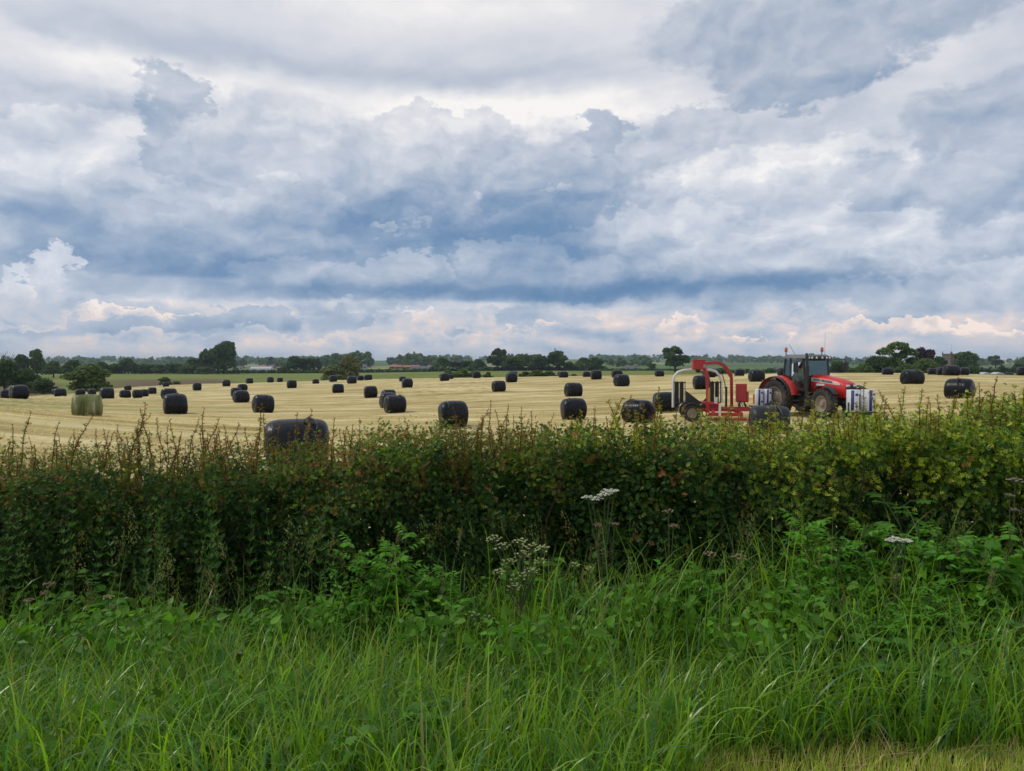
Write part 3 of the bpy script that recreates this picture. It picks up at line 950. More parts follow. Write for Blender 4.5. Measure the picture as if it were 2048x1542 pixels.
for q, (px, w_, tp, kd) in enumerate([(205, 32, 724, 'round'), (230, 30, 727, 'broad'), (290, 34, 728, 'broad'), (318, 32, 729, 'round'), (347, 32, 727, 'broad')]):
    tree(kd, px, w_, tp, 408, G0, ['dark tree leftmost in the far left hedgerow, above the round green bush', 'second dark tree from the left in the far left hedgerow',
         'dark tree just right of the dome shaped one in the far left hedgerow', 'dark tree second to the right of the dome shaped one in the hedgerow', 'dark tree nearest the right end of the far left hedgerow'][q], 'tree', LG)
tree('round', 257, 36, 717, 405, G0, 'taller dome shaped tree standing out of the far left hedgerow')
tree('round', 385, 42, 716, 402, G1, 'round mid green tree just left of the big leaning tree')
tree('oak', 411, 26, 698, 408, G0, 'thin ragged tree between the round tree and the big leaning tree')
tree('lean', 436, 68, 682, 404, G0, 'big dark windswept tree highest on its right side, left of centre')
tree('bush', 370, 34, 731, 398, G2, 'pale bush at the foot of the round tree left of the big leaning tree', 'bush')
tree('bush', 408, 36, 733, 397, G2, 'pale bush at the foot of the big leaning tree', 'bush')
tree('round', 588, 40, 712, 430, G0, 'left and largest of a dark clump between the leaning tree and the pale hawthorn')
tree('broad', 616, 34, 716, 432, G0, 'middle one of a dark clump left of the pale hawthorn')
tree('tall', 637, 14, 717, 428, G0, 'narrow pointed tree at the right of a dark clump left of the pale hawthorn')
tree('bush', 568, 26, 733, 425, G0, 'low dark bush left of the clump left of the pale hawthorn', 'bush')
tree('bush', 668, 64, 730, 186, G3, 'lower left half of the pale olive hawthorn on the field edge', 'bush')
tree('bush', 699, 50, 711, 188, G3, 'taller right half of the pale olive hawthorn on the field edge', 'bush')
tree('round', 883, 34, 715, 440, G0, 'dark rounded tree right of the brown barn')
tree('broad', 908, 26, 723, 445, (.06, .045, .025, 1), 'small brownish tree right of the dark rounded one by the barn')
tree('broad', 932, 30, 721, 450, G0, 'low dark tree left of the tall one in the centre group, second from it')
tree('round', 957, 30, 718, 445, G0, 'low dark tree next left of the tall one in the centre group')
tree('oak', 995, 42, 697, 430, G0, 'tallest ragged tree at the left end of the centre group')
tree('broad', 1018, 44, 712, 425, G0, 'broad dark tree second in the centre group')
tree('round', 1042, 46, 708, 428, G1, 'round tree third in the centre group')
tree('broad', 1075, 48, 709, 424, G1, 'broad round tree left of the one with a bird on top')
ct = tree('oak', 1113, 56, 702, 424, G0, 'high dark tree right in the centre group with a bird on top')
tree('round', 1140, 24, 723, 430, G0, 'low dark tree filling the gap right of the centre group')
tree('round', 1166, 38, 715, 420, G2, 'light green rounded tree right of the centre group')
tree('broad', 1192, 32, 716, 425, G0, 'dark tree just right of the light green rounded tree')
tree('tall', 1305, 16, 727, 420, G0, 'small dark tree left of the lone oak')
tree('oak', 1350, 56, 693, 360, G0, 'tall lone oak with gaps in its crown, left of the bale wrapper')
SCG = 'hawthorn scrub along the field edge'
for q, (px, w_, tp) in enumerate([(897, 34, 740), (924, 44, 738), (948, 34, 740), (976, 20, 744)]):
    tree('scrub', px, w_, tp, 165, G2, ('leftmost', 'second', 'third', 'small rightmost')[q] + ' hawthorn bush of the left scrub patch on the far field edge', 'bush', SCG)
for q, (px, w_, tp) in enumerate([(1050, 30, 743), (1074, 44, 740), (1098, 36, 742), (1148, 22, 748)]):
    tree('scrub', px, w_, tp, 160, G1, ('leftmost', 'tallest', 'third', 'separate small')[q] + ' hawthorn bush of the right scrub patch on the far field edge', 'bush', SCG)
for q, (px, w_, tp, Yd) in enumerate([(1440, 36, 736, 300), (1480, 30, 737, 300), (1541, 30, 736, 280)]):
    tree('bush', px, w_, tp, Yd, G1, 'small skyline bush ' + ('seen through the white arch', 'right of the red frame top', 'left of the tractor cab')[q], 'bush', 'bushes behind the machines')
tree('round', 1677, 40, 722, 262, G0, 'dark round tree seen right beside the tractor cab')
tree('bush', 1704, 40, 736, 165, G1, 'low light bush leftmost in the thicket right of the tractor', 'bush')
tree('bush', 1728, 44, 727, 170, G1, 'bush left of the open tall tree, right of the tractor', 'bush')
tree('broad', 1752, 50, 713, 176, G0, 'dark tree close on the left of the open tall tree right of the tractor')
tree('open', 1793, 84, 683, 185, G1, 'tall open crowned tree showing its trunk, right of the tractor')
tree('oak', 1842, 54, 696, 212, GP, 'purple leaved tree between the open tall tree and the church tower')
tree('bush', 1852, 60, 717, 165, G2, 'light green bush below the purple tree', 'bush')
tree('bush', 1812, 56, 728, 160, G1, 'darker green bush at the foot of the open tall tree', 'bush')
tree('round', 1876, 34, 713, 240, G0, 'dark tree left of the church tower')
tree('broad', 1934, 50, 704, 330, G0, 'dark round tree against the right side of the church tower')
tree('bush', 1944, 44, 732, 200, G1, 'low bush below the round tree right of the church tower', 'bush')
tree('tall', 2004, 20, 730, 300, G0, 'narrow dark tree near the right edge beyond the field')
tree('round', 2036, 26, 727, 300, G0, 'small round dark tree closest to the right edge')
tree('oak', 1991, 30, 711, 640, G0, 'spreading tree standing up from the far woods at right')


def hedgerow(px0, px1, Yd, tops, color, label, n=900):
    """a far field hedge: a rough continuous band of sprays"""
    r_ = np.random.default_rng(px0 + 1000)
    px = r_.uniform(px0, px1, n); y = Yd + r_.uniform(-2, 2, n)
    x = (px - 1024) / F * y
    g = Tz(x, y); hh = (EYE - (tops - 725) / F * Yd) - Tz((px - 1024) / F * Yd, np.full(n, float(Yd)))
    k = r_.random(n) ** .7
    z = g + hh * k * (1 + .22 * np.sin(px * .35) + .12 * np.sin(px * 1.3))
    P = np.stack([x, y, z], -1)
    c = r_.normal(1, .2, n).clip(.5, 1.6); col = np.stack([c, c, c], -1)
    N = np.tile(np.array([0, -.6, .8]), (n, 1))
    V, Fc, CC = scatter(CLUMP_V, CLUMP_F, P, rand_rot(n, N, .4), r_.uniform(.9, 1.8, n) * Yd / 400, col)
    o = empty('hedgerow', at_px((px0 + px1) / 2, Yd)); tag(o, label, 'hedge')
    V = V - np.array(o.location)
    c_ = np_obj('foliage', V, [Fc], m_leaf, parent=o, col=CC); c_.color = color
    return o


hedgerow(-200, 480, 412, 740, G0, 'dark field hedge under the trees along the far left green field', 1400)
hedgerow(470, 660, 425, 742, G0, 'low dark hedge under the clump left of the pale hawthorn')
hedgerow(700, 900, 430, 741, G0, 'low dark hedge in front of the red roofed houses')
hedgerow(860, 1215, 430, 736, G0, 'dark hedge filling in beneath the centre group of trees', 1600)
hedgerow(1190, 1420, 420, 740, G0, 'low dark hedge behind the lone oak')
hedgerow(1400, 1700, 330, 741, G0, 'low hedge seen behind the bale wrapper and tractor')
hedgerow(1940, 2200, 330, 738, G0, 'low hedge along the skyline at the right edge')


# --- woods on the hills: one mass
def woods(name, spec, color, label):
    P, S_ = [], []
    for px0, px1, Y0, Y1, n, ht in spec:
        px = rng.uniform(px0, px1, n); y = rng.uniform(Y0, Y1, n)
        keep = (np.sin(px * .05 + y * .004) + np.sin(px * .017 - y * .003)) > -.75
        px, y = px[keep], y[keep]
        x = (px - 1024) / F * y; z = Tz(x, y)
        h = ht * rng.uniform(.65, 1.2, len(px)) * (1 + .28 * np.sin(px * .09 + y * .01) * np.sin(px * .023))
        for q in range(16):
            d = rng.normal(size=(len(px), 3)); d /= np.linalg.norm(d, axis=1, keepdims=True)
            P.append(np.stack([x + d[:, 0] * h * .38, y + d[:, 1] * h * .38, z + h * .60 + d[:, 2] * h * .42], -1)); S_.append(h * rng.uniform(.25, .5, len(px)))
    P, S_ = np.concatenate(P), np.concatenate(S_)
    c = rng.normal(1, .2, len(P)).clip(.5, 1.6)
    V, Fc, CC = scatter(CLUMP_V, CLUMP_F, P, rand_rot(len(P), np.tile([0, -.5, .85], (len(P), 1)), .45), S_, np.stack([c, c, c], -1))
    o = np_obj(name, V, [Fc], m_leaf, col=CC); o.color = color
    return tag(o, label, 'woodland', None, 'stuff')


woods('distant_woods', [(-250, 180, 1300, 2300, 260, 11), (150, 480, 1300, 2400, 420, 11), (440, 660, 1300, 2400, 260, 11), (850, 1060, 1300, 2300, 230, 11),
                        (1180, 1620, 1500, 2700, 560, 11), (1620, 1800, 1200, 2200, 200, 11), (1930, 2300, 900, 1700, 260, 10)],
      G1, 'wooded hills along the horizon fading to blue')
woods('nearer_woods', [(640, 880, 820, 1150, 150, 13), (470, 570, 900, 1200, 60, 11), (2020, 2250, 600, 800, 40, 9), (1210, 1300, 700, 900, 30, 7)], G0,
      'dark belt of woodland behind the red roofed houses')

# --- houses, barn, tunnel, church
m_wallr = weathered('red_brick', (.30, .13, .085), .85, amount=.4); m_wallw = weathered('white_render', (.42, .40, .37), .8, amount=.3)
m_tiles = weathered('clay_tiles', (.33, .14, .09), .8, amount=.35); m_slate = weathered('slate', (.10, .10, .115), .7, amount=.3)
m_glassd = mat('dark_pane', (.02, .025, .03), .12)
m_plastic = mat('tunnel_film', (.52, .54, .56), .5)


def house(px, Yd, wpx, eaves, ridge, wall, roof, label, rz=0.0, chim=True):
    g = at_px(px, Yd); w = wpx / F * Yd; ze = EYE - (eaves - 725) / F * Yd - g.z; zr = EYE - (ridge - 725) / F * Yd - g.z
    o = empty('house', g, rz); tag(o, label, 'house'); d = 7.0
    mb = MB(); mb.box((0, 0, ze / 2 - .5), (w, d, ze + 1)); mb.build('wall', wall, o)
    mb = MB(); mb.prism([(-w / 2 - .3, ze - .1), (w / 2 + .3, ze - .1), (w / 2 - .2, zr), (-w / 2 + .2, zr)], -.2, .2)
    mb = MB()
    e_, d2 = w / 2 + .3, d / 2 + .4
    mb.add([(-e_, -d2, ze - .05), (e_, -d2, ze - .05), (e_, d2, ze - .05), (-e_, d2, ze - .05), (-e_, 0, zr), (e_, 0, zr)],
           [(0, 1, 5, 4), (2, 3, 4, 5), (0, 4, 3), (1, 2, 5), (3, 2, 1, 0)])
    rf = mb.build('roof', roof, o)
    if chim:
        mb = MB(); mb.box((w * .36, 0, zr + .3), (.8, .8, 1.8)); mb.build('chimney', m_wallr, rf)
    nwin = max(2, int(w / 4))
    for k in range(nwin):
        mb = MB(); mb.box(((k + .5) / nwin * w - w / 2, -d / 2, ze * .62), (1.2, .16, 1.3)); mb.build('window', m_glassd, o)
    return o


house(792, 640, 24, 733.5, 729.5, m_wallr, m_tiles, 'leftmost red roofed house of the far row below the dark wood')
house(812, 650, 20, 734, 730.5, m_wallr, m_tiles, 'red roofed house in the middle of the far row')
house(830, 655, 18, 733.5, 730, m_wallw, m_tiles, 'red roofed house at the right of the far row')
house(846, 560, 44, 737, 732, m_wallr, m_slate, 'long low dark brown barn right of the red roofed houses', 0, False)
house(728, 640, 12, 733, 729, m_wallw, m_slate, 'pale house right of the pale hawthorn bush')
house(481, 700, 12, 735.5, 732, m_wallw, m_slate, 'white house just right of the big leaning tree')
house(528, 720, 12, 733.5, 730, m_wallw, m_tiles, 'left one of two small houses above the white tunnel')
house(544, 720, 12, 733, 729.5, m_wallr, m_slate, 'right one of two small houses above the white tunnel')
house(1262, 560, 30, 737, 732, weathered('stone_wall', (.25, .22, .18), .85), m_slate, 'grey stone farmhouse left of the lone oak')
house(1562, 300, 22, 741, 733, weathered('barn_sheet', (.16, .19, .22), .6), m_slate, 'grey sheeted barn half hidden by the tractor cab', 0, False)
tn = empty('polytunnel', at_px(524, 560)); tag(tn, 'long low white polytunnel beyond the green field, left of centre', 'tunnel')
tw = 42 / F * 560
mb = MB(); arc = [(math.cos(a) * 3.2, math.sin(a) * 2.1 + .9) for a in np.linspace(0, math.pi, 11)]
mb.loft([[(xx, p[0], p[1]) for p in arc] + [(xx, -3.2, -1), (xx, 3.2, -1)] for xx in np.linspace(-tw / 2, tw / 2, 8)]); mb.build('cover', m_plastic, tn)
mb = MB()
for xx in np.linspace(-tw / 2, tw / 2, 8): mb.tube([(xx, p[0] * 1.01, p[1] * 1.01 + .01) for p in arc], .05, 4)
mb.build('hoops', m_slate, tn)
for px, q in ((1968, 'left'), (1994, 'right')):
    g = at_px(px, 235); o = empty('shed', g); tag(o, '%s one of two small white roofed sheds beyond the field near the right edge' % q, 'shed')
    zt = EYE - (744.5 - 725) / F * 235 - g.z
    mb = MB(); mb.box((0, 0, zt / 2 - .6), (2.6, 3, zt + .2)); mb.build('wall', m_wallr, o)
    mb = MB(); mb.prism([(-1.6, zt - .5), (1.6, zt - .5), (0, zt)], -1.7, 1.7); mb.build('roof', m_plastic, o)

m_stone = weathered('church_stone', (.17, .135, .10), .9, dirt=(.12, .10, .08), amount=.7, scale=.6)
ch = empty('church_tower', at_px(1902, 355), .18); tag(ch, 'square stone church tower with four corner pinnacles and a flagpole', 'church')
gz = ch.location.z; zt = EYE - (711 - 725) / F * 355 - gz; hw = 2.75
mb = MB(); mb.box((0, 0, zt / 2 - .5), (2 * hw, 2 * hw, zt + 1)); mb.build('tower_shaft', m_stone, ch)
mb = MB(); mb.box((0, 0, zt - .9), (2 * hw + .3, 2 * hw + .3, .25)); mb.box((0, 0, zt - 5.2), (2 * hw + .25, 2 * hw + .25, .22)); mb.build('string_course', m_stone, ch)
for sx in (-1, 1):
    for sy in (-1, 1):
        mb = MB(); mb.box((sx * (hw + .2), sy * (hw + .2), zt / 2 - 1), (.9, .9, zt - .2)); mb.build('buttress', m_stone, ch)
        mb = MB(); mb.box((sx * hw * .93, sy * hw * .93, zt + .5), (.5, .5, 1.0)); mb.box((sx * hw * .93, sy * hw * .93, zt + 1.5), (.45, .45, 1.1), taper=.15); mb.build('pinnacle', m_stone, ch)
for s_ in range(4):
    R = Matrix.Rotation(s_ * math.pi / 2, 3, 'Z')
    mb = MB()
    for k in range(4): mb.box(R @ Vector(((k - 1.5) * 1.12, -hw + .12, zt + .42)), (.62, .62, .84))
    mb.build('battlement', m_stone, ch)
    mb = MB()
    for k in (-1, 1): mb.box(R @ Vector((k * .55, -hw, zt - 2.9)), (.55, .12, 1.7) if s_ % 2 == 0 else (.12, .55, 1.7))
    mb.build('belfry_opening', m_glassd, ch)
mb = MB(); mb.tube([(0, 0, zt - .5), (0, 0, zt + 5.6)], .07, 6); mb.build('flagpole', mat('pole_paint', (.5, .5, .5), .5), ch)
ms = empty('radio_mast', at_px(666, 900)); tag(ms, 'thin dark mast rising from the far wood left of the pale hawthorn', 'mast')
mb = MB(); h_ = 14
for k in range(3):
    a = 2.094 * k; mb.tube([(math.cos(a) * .8, math.sin(a) * .8, 0), (math.cos(a) * .25, math.sin(a) * .25, h_ + 4)], .13, 4)
for k in range(9):
    z_ = k * 2.0; r_ = .8 - .55 * z_ / 18
    for j in range(3): mb.bar((math.cos(2.094 * j) * r_, math.sin(2.094 * j) * r_, z_), (math.cos(2.094 * (j + 1)) * r_, math.sin(2.094 * (j + 1)) * r_, z_ + 1.0), .08)
mb.build('lattice', m_slate, ms)
# a rook on the treetop
bp = at_px(1110, 424); bz = EYE - (702.0 - 725) / F * 424
bd = empty('bird', (bp.x, bp.y, bz), .5); tag(bd, 'small dark bird perched on top of the high tree in the centre group', 'bird')
m_bird = mat('dark_plumage', (.015, .015, .018), .5)
mb = MB(); mb.lathe([(-.05, .02), (.0, .10), (.22, .19), (.5, .20), (.75, .13), (.86, .10), (.98, .12), (1.08, .08), (1.12, .01)], 'z', (0, 0, 0), 10)
mb.add([(.08, -.03, .98), (.08, .03, .98), (.08, 0, 1.04), (.30, 0, .97)], [(0, 1, 2), (0, 3, 1), (1, 3, 2), (2, 3, 0)])
mb.add([(-.1, -.06, .1), (-.1, .06, .1), (-.28, .05, -.35), (-.28, -.05, -.35), (-.13, 0, .02)], [(0, 1, 2, 3), (0, 3, 4), (1, 4, 2)])
mb.build('body', m_bird, bd); bd.scale = (1.5, 1.5, 1.6)

# ================================================================== hedge
HAW_V = np.array([(0, 0, 0), (0, .42, -.07), (0, .74, -.06), (0, 1.08, .02), (-.46, .40, .10), (-.42, .80, .08), (-.17, 1.02, .04), (.46, .40, .10), (.42, .80, .08), (.17, 1.02, .04)])
HAW_F = np.array([(0, 1, 4), (1, 2, 5), (2, 3, 6), (0, 7, 1), (1, 8, 2), (2, 9, 3)])
OVAL_V = np.array([(0, 0, 0), (0, .5, -.09), (0, 1.05, .0), (-.30, .28, .06), (-.33, .62, .05), (.30, .28, .06), (.33, .62, .05)])
OVAL_F = np.array([(0, 1, 3), (1, 4, 3), (1, 2, 4), (0, 5, 1), (1, 5, 6), (1, 6, 2)])
m_hleaf = leaf_material('hedge_leaves', .42, .45, .28, tint=False)
m_twig = mat('twig_bark', (.055, .03, .022), .8)
HX = np.array([-9, -4.2, -3.0, -2.0, -1.6, -1.0, -.5, 0, .35, .8, 1.4, 2.2, 2.8, 3.4, 4.2, 9])
HZ = np.array([.84, .84, .81, .83, .92, .99, 1.03, .97, 1.0, 1.03, 1.04, 1.04, 1.05, 1.15, 1.24, 1.24])


def htop(x):
    return np.interp(x, HX, HZ) + .035 * np.sin(x * 5.1) + .03 * np.sin(x * 11.3 + 1) + .02 * np.sin(x * 23 + 2)


def hfront(x, z):
    return 5.30 + .10 * np.sin(x * 2.3 + z * 2) + .07 * np.sin(x * 5.7 - z * 4 + 1) + .04 * np.sin(x * 13 + z * 9) + .16 * np.clip(z - .55, 0, 1)


def cellrand(k):
    """one random number per sprig-sized cell, so leaves of a sprig share a colour"""
    q = np.floor(np.stack([PX * 11 + np.sin(PZ * 9), PY * 9, PZ * 12 + np.sin(PX * 7)], -1))
    return np.modf(np.abs(np.sin(q @ np.array([12.99, 78.23, 37.72]) + k * 5.1) * 43758.5))[0]


def pal(n, stops, w):
    """picks from a small leaf palette, mostly by sprig, with jitter"""
    cw = np.cumsum(np.array(w) / sum(w))
    r_ = np.where(rng.random(n) < .62, cellrand(len(stops) + w[0]), rng.random(n))
    k = np.searchsorted(cw, r_).clip(0, len(stops) - 1)
    c = np.array(stops)[k] * rng.normal(1, .16, (n, 1)).clip(.55, 1.5)
    return (c * rng.normal(1, .07, (n, 3))).clip(.004, .6)


P_DK, P_MD, P_OL, P_RD, P_YG, P_BR = (.028, .068, .013), (.060, .134, .022), (.165, .19, .030), (.28, .135, .045), (.46, .54, .055), (.20, .29, .032)


def species(x, z):
    """0 hawthorn, 1 dogwood, 2 field maple, by place along the hedge"""
    dog = np.exp(-((x - .95 - .2 * np.sin(z * 5)) / .65) ** 2 * (1 + .5 * (z < .2))) + .7 * np.exp(-((x + .75) / .3) ** 2 - ((z - 1.0) / .14) ** 2)
    map_ = np.clip((x - 1.15) * .5, 0, 1) * np.clip((z - .55) * 3.0, 0, 1) + .8 * np.exp(-((x - 2.15) / .45) ** 2 - ((z - .55) / .22) ** 2) + .7 * np.exp(-((x - 3.6) / .5) ** 2)
    r = rng.random(len(x))
    return np.where(r < map_, 2, np.where(rng.random(len(x)) < dog, 1, 0))


NF, NT, NI = 108000, 46000, 76000
X_ = rng.uniform(-7.4, 7.4, NF); T_ = htop(X_); zb = -.55
Z_ = zb + (T_ - zb) * rng.random(NF) ** .85
Y_ = hfront(X_, Z_) + rng.exponential(.11, NF)
Nn = np.stack([rng.normal(0, .25, NF), np.full(NF, -.75), np.full(NF, .65)], -1)
X2 = rng.uniform(-7.4, 7.4, NT); Z2 = htop(X2) + .05 - rng.exponential(.09, NT) + .05 * rng.normal(size=NT); Y2 = hfront(X2, Z2) + rng.uniform(.0, 1.15, NT)
N2 = np.stack([rng.normal(0, .3, NT), np.full(NT, -.35), np.full(NT, .9)], -1)
X3 = rng.uniform(-7.4, 7.4, NI); Z3 = zb + (htop(X3) - .12 - zb) * rng.random(NI); Y3 = hfront(X3, Z3) + .24 + 1.0 * rng.random(NI) ** 1.4
N3 = np.stack([rng.normal(0, .3, NI), np.full(NI, -.9), np.full(NI, .4)], -1)
PX, PY, PZ = (np.concatenate(a) for a in ((X_, X2, X3), (Y_, Y2, Y3), (Z_, Z2, Z3)))
NN = np.concatenate([Nn, N2, N3])
inner = np.concatenate([np.zeros(NF + NT, bool), np.ones(NI, bool)])
# irregular hollows in the face
hol = np.sin(PX * 4.3 + 2 * np.sin(PZ * 3)) * np.sin(PZ * 6.1 + 1.5 * np.sin(PX * 2.2)) + .5 * np.sin(PX * 11 + PZ * 7)
keep = inner | (hol + rng.normal(0, .35, len(PX)) > -.60 - .5 * np.clip(PZ - .3, 0, 1)) | (PZ > .85)
PX, PY, PZ, NN, inner = PX[keep], PY[keep], PZ[keep], NN[keep], inner[keep]
sp_ = species(PX, PZ)
below = htop(PX) - PZ                      # new growth colours the tips of the hedge
young = np.clip(1 - below / np.where(PX < .4, .46, .46), 0, 1) * (.75 + .5 * np.sin(PX * 3.1 + 2 * np.sin(PX * 1.3)))
young = np.where(inner, 0, young.clip(0, 1))
n = len(PX)
col = pal(n, [P_DK, P_MD, P_OL], [5, 4, .8])
red = pal(n, [P_RD, P_OL, P_MD, P_BR], [2.8, 3.8, 2.8, 1.8])
yel = pal(n, [P_YG, P_BR, P_MD, P_OL], [4, 4, 2.0, 1.5])
olv = pal(n, [P_OL, P_BR, P_MD, P_RD], [3, 2, 3, .8])
tip = np.where((sp_ == 2)[:, None], yel, np.where((sp_ == 1)[:, None], olv, np.where((PX > .6)[:, None] & (rng.random(n) < .6)[:, None], olv, red)))
sel = np.where(rng.random(n) < .6, cellrand(9), rng.random(n)) < young * .95
col = np.where(sel[:, None], tip, col)
mp = (sp_ == 2) & ~inner & (rng.random(n) < .6)
col = np.where(mp[:, None], np.where((rng.random(n) < .72)[:, None], yel, pal(n, [P_BR, P_MD], [1, 1])), col)
# scattered sprays of reddish young leaf low in the face
spr = (np.sin(PX * 7.3 + 3 * PZ) * np.sin(PZ * 8.7 - 2 * PX) > .88) & ~inner & (rng.random(n) < .5)
col = np.where(spr[:, None], pal(n, [P_RD, P_OL, P_BR], [1, 2, 2]), col)
lsz = np.where(inner, rng.uniform(.055, .09, n), np.where(sp_ == 1, rng.uniform(.034, .058, n), np.where(sp_ == 2, rng.uniform(.032, .052, n), rng.uniform(.022, .042, n))))
lsz = np.where((below < .06) & ~inner, lsz * .75, lsz)
hedge = empty('hedge', (0, 5.9, -.55)); tag(hedge, 'long mixed field hedge with reddish and yellow green new shoots, across the whole photo', 'hedge')
HO = np.array(hedge.location)
DIA_V = np.array([(0, 0, 0), (.42, .5, .06), (0, 1.05, 0), (-.42, .5, .06)]); DIA_F = np.array([(0, 1, 2), (0, 2, 3)])
for nm_, msk, Tv, Tf in (('hawthorn_foliage', (sp_ == 0) & ~inner, HAW_V, HAW_F), ('dogwood_foliage', (sp_ == 1) & ~inner, OVAL_V, OVAL_F), ('inner_foliage', inner, DIA_V, DIA_F), ('maple_foliage', (sp_ == 2) & ~inner, HAW_V * np.array([1.25, .95, 1]), HAW_F)):
    P = np.stack([PX, PY, PZ], -1)[msk]
    nn = NN[msk]; nn = nn / np.linalg.norm(nn, axis=1, keepdims=True)
    V, Fc, CC = scatter(Tv, Tf, P - HO, rand_rot(len(P), nn, .52), lsz[msk], col[msk])
    f_ = np_obj(nm_, V, [Fc], m_hleaf, parent=hedge, col=CC, smooth=False); f_['kind'] = 'stuff'
mb = MB(); rr = random.Random(5)
for i in range(540):
    x = rr.uniform(-7.3, 7.3); z0 = rr.uniform(-.5, .5); tp = float(htop(x)); y = 5.45 + rr.random() * .8
    a = rr.uniform(-.5, .5); L = rr.uniform(.4, .9)
    p0 = Vector((x, y, z0)); p1 = p0 + Vector((a * L * .5, rr.uniform(-.2, .1), L * .5)); p2 = p1 + Vector((a * L * .6 + rr.uniform(-.1, .1), rr.uniform(-.15, .1), L * .5))
    p2.z = min(p2.z, tp)
    mb.tube([p0 - Vector(HO), p1 - Vector(HO), p2 - Vector(HO)], [.009, .006, .002], 4, False)
tw_ = mb.build('branches', m_twig, hedge); tw_['kind'] = 'stuff'


# --- upright new shoots, each its own piece
def shoot_mesh(seed, palette, weights, L, leaf, stem):
    r_ = np.random.default_rng(seed)
    k = 9; s = np.linspace(0, 1, k)
    bx, by = r_.normal(0, .10), r_.normal(0, .08)
    wob = np.cumsum(r_.normal(0, .012, (k, 2)), 0)
    pts = np.stack([bx * s ** 1.6 + wob[:, 0], by * s ** 1.6 + wob[:, 1], s], -1) * L
    V, Fs, C = [], [], []
    off = 0
    def tube(p, r0, r1):
        nonlocal off
        m = len(p)
        for i, q in enumerate(p):
            rad = r0 + (r1 - r0) * i / (m - 1)
            for a in (0, 2.09, 4.19): V.append(q + np.array([math.cos(a) * rad, math.sin(a) * rad, 0])); C.append(np.array(stem) * r_.uniform(.7, 1.3))
        for i in range(m - 1):
            for a in range(3):
                b_ = (a + 1) % 3
                Fs.append((off + i * 3 + a, off + i * 3 + b_, off + (i + 1) * 3 + b_)); Fs.append((off + i * 3 + a, off + (i + 1) * 3 + b_, off + (i + 1) * 3 + a))
        off += m * 3
    tube(pts, .0046, .0018)
    pos, nrm, up_, sz, cl = [], [], [], [], []
    nl = int(L / .0085)
    for i in range(nl):
        u = .06 + .94 * (i + r_.random()) / nl
        p = np.array([np.interp(u, s, pts[:, j]) for j in range(3)])
        a = i * 2.4 + r_.normal(0, .4)
        if r_.random() < .16 and u < .8:            # a short side spur
            d = np.array([math.cos(a), math.sin(a), r_.uniform(.3, 1.1)]); d /= np.linalg.norm(d)
            ln = r_.uniform(.03, .09) * (1.1 - u)
            tube(np.array([p, p + d * ln * .5, p + d * ln]), .002, .0008)
            for q in range(4): pos.append(p + d * ln * (.4 + .2 * q)); nrm.append(a + q * 1.7); sz.append(leaf * r_.uniform(.5, .9)); cl.append(u)
        pos.append(p); nrm.append(a); sz.append(leaf * r_.uniform(.6, 1.15) * (1.08 - .55 * u)); cl.append(u)
    pos, nrm, sz, cl = map(np.array, (pos, nrm, sz, cl)); m = len(pos)
    el_ = r_.uniform(-.15, .9, m)
    y = np.stack([np.cos(nrm) * np.cos(el_), np.sin(nrm) * np.cos(el_), np.sin(el_)], -1)
    z = np.cross(y, r_.normal(size=(m, 3))); z /= np.linalg.norm(z, axis=1, keepdims=True); z[z[:, 2] < 0] *= -1
    R = np.stack([np.cross(y, z), y, z], -1)
    kk = r_.choice(len(palette), m, p=np.array(weights) / sum(weights))
    col = np.array(palette)[kk] * r_.normal(1, .18, (m, 1)).clip(.5, 1.5)
    redt = np.array((.28, .10, .04)); col = col * (1 - .6 * cl[:, None] ** 2) + redt * (.6 * cl[:, None] ** 2) if stem[0] > .08 else col
    LV, LF, LC = scatter(HAW_V, HAW_F, pos, R, sz, col)
    V = np.concatenate([np.array(V), LV]); Fs = np.concatenate([np.array(Fs), LF + off]); C = np.concatenate([np.array(C), LC])
    return np_mesh('shoot', V, [Fs], m_hleaf, col=C, smooth=False)


RED_S = [shoot_mesh(100 + i, [P_RD, P_OL, P_BR, P_MD], [3, 3, 2, 1.5], random.Random(i).uniform(.32, .46), .027, (.20, .060, .030)) for i in range(10)]
OLV_S = [shoot_mesh(200 + i, [P_OL, P_MD, P_RD, P_BR], [3, 3, 1, 2], random.Random(i).uniform(.34, .50), .030, (.13, .07, .03)) for i in range(6)]
YEL_S = [shoot_mesh(300 + i, [P_YG, P_BR, P_OL, P_RD], [4, 3, 1.5, .7], random.Random(i).uniform(.34, .50), .038, (.085, .06, .022)) for i in range(9)]
rr = random.Random(77)


def put_shoot(px, top, pool, y=None):
    y = y or rr.uniform(5.45, 5.95)
    x = (px - 1024) / F * y
    zt = EYE - (top - 725) / F * y
    me = rr.choice(pool)
    o = bpy.data.objects.new('shoot', me); link(o, hedge)
    L = max(v.co.z for v in me.vertices) if 'L' not in me else me['L']; me['L'] = L
    s_ = rr.uniform(.9, 1.25)
    o.location = Vector((x, y, zt - L * s_)) - Vector(HO)
    o.scale = (s_, s_, s_); o.rotation_euler = (rr.gauss(0, .10), rr.gauss(.03, .13), rr.uniform(0, 6.28))


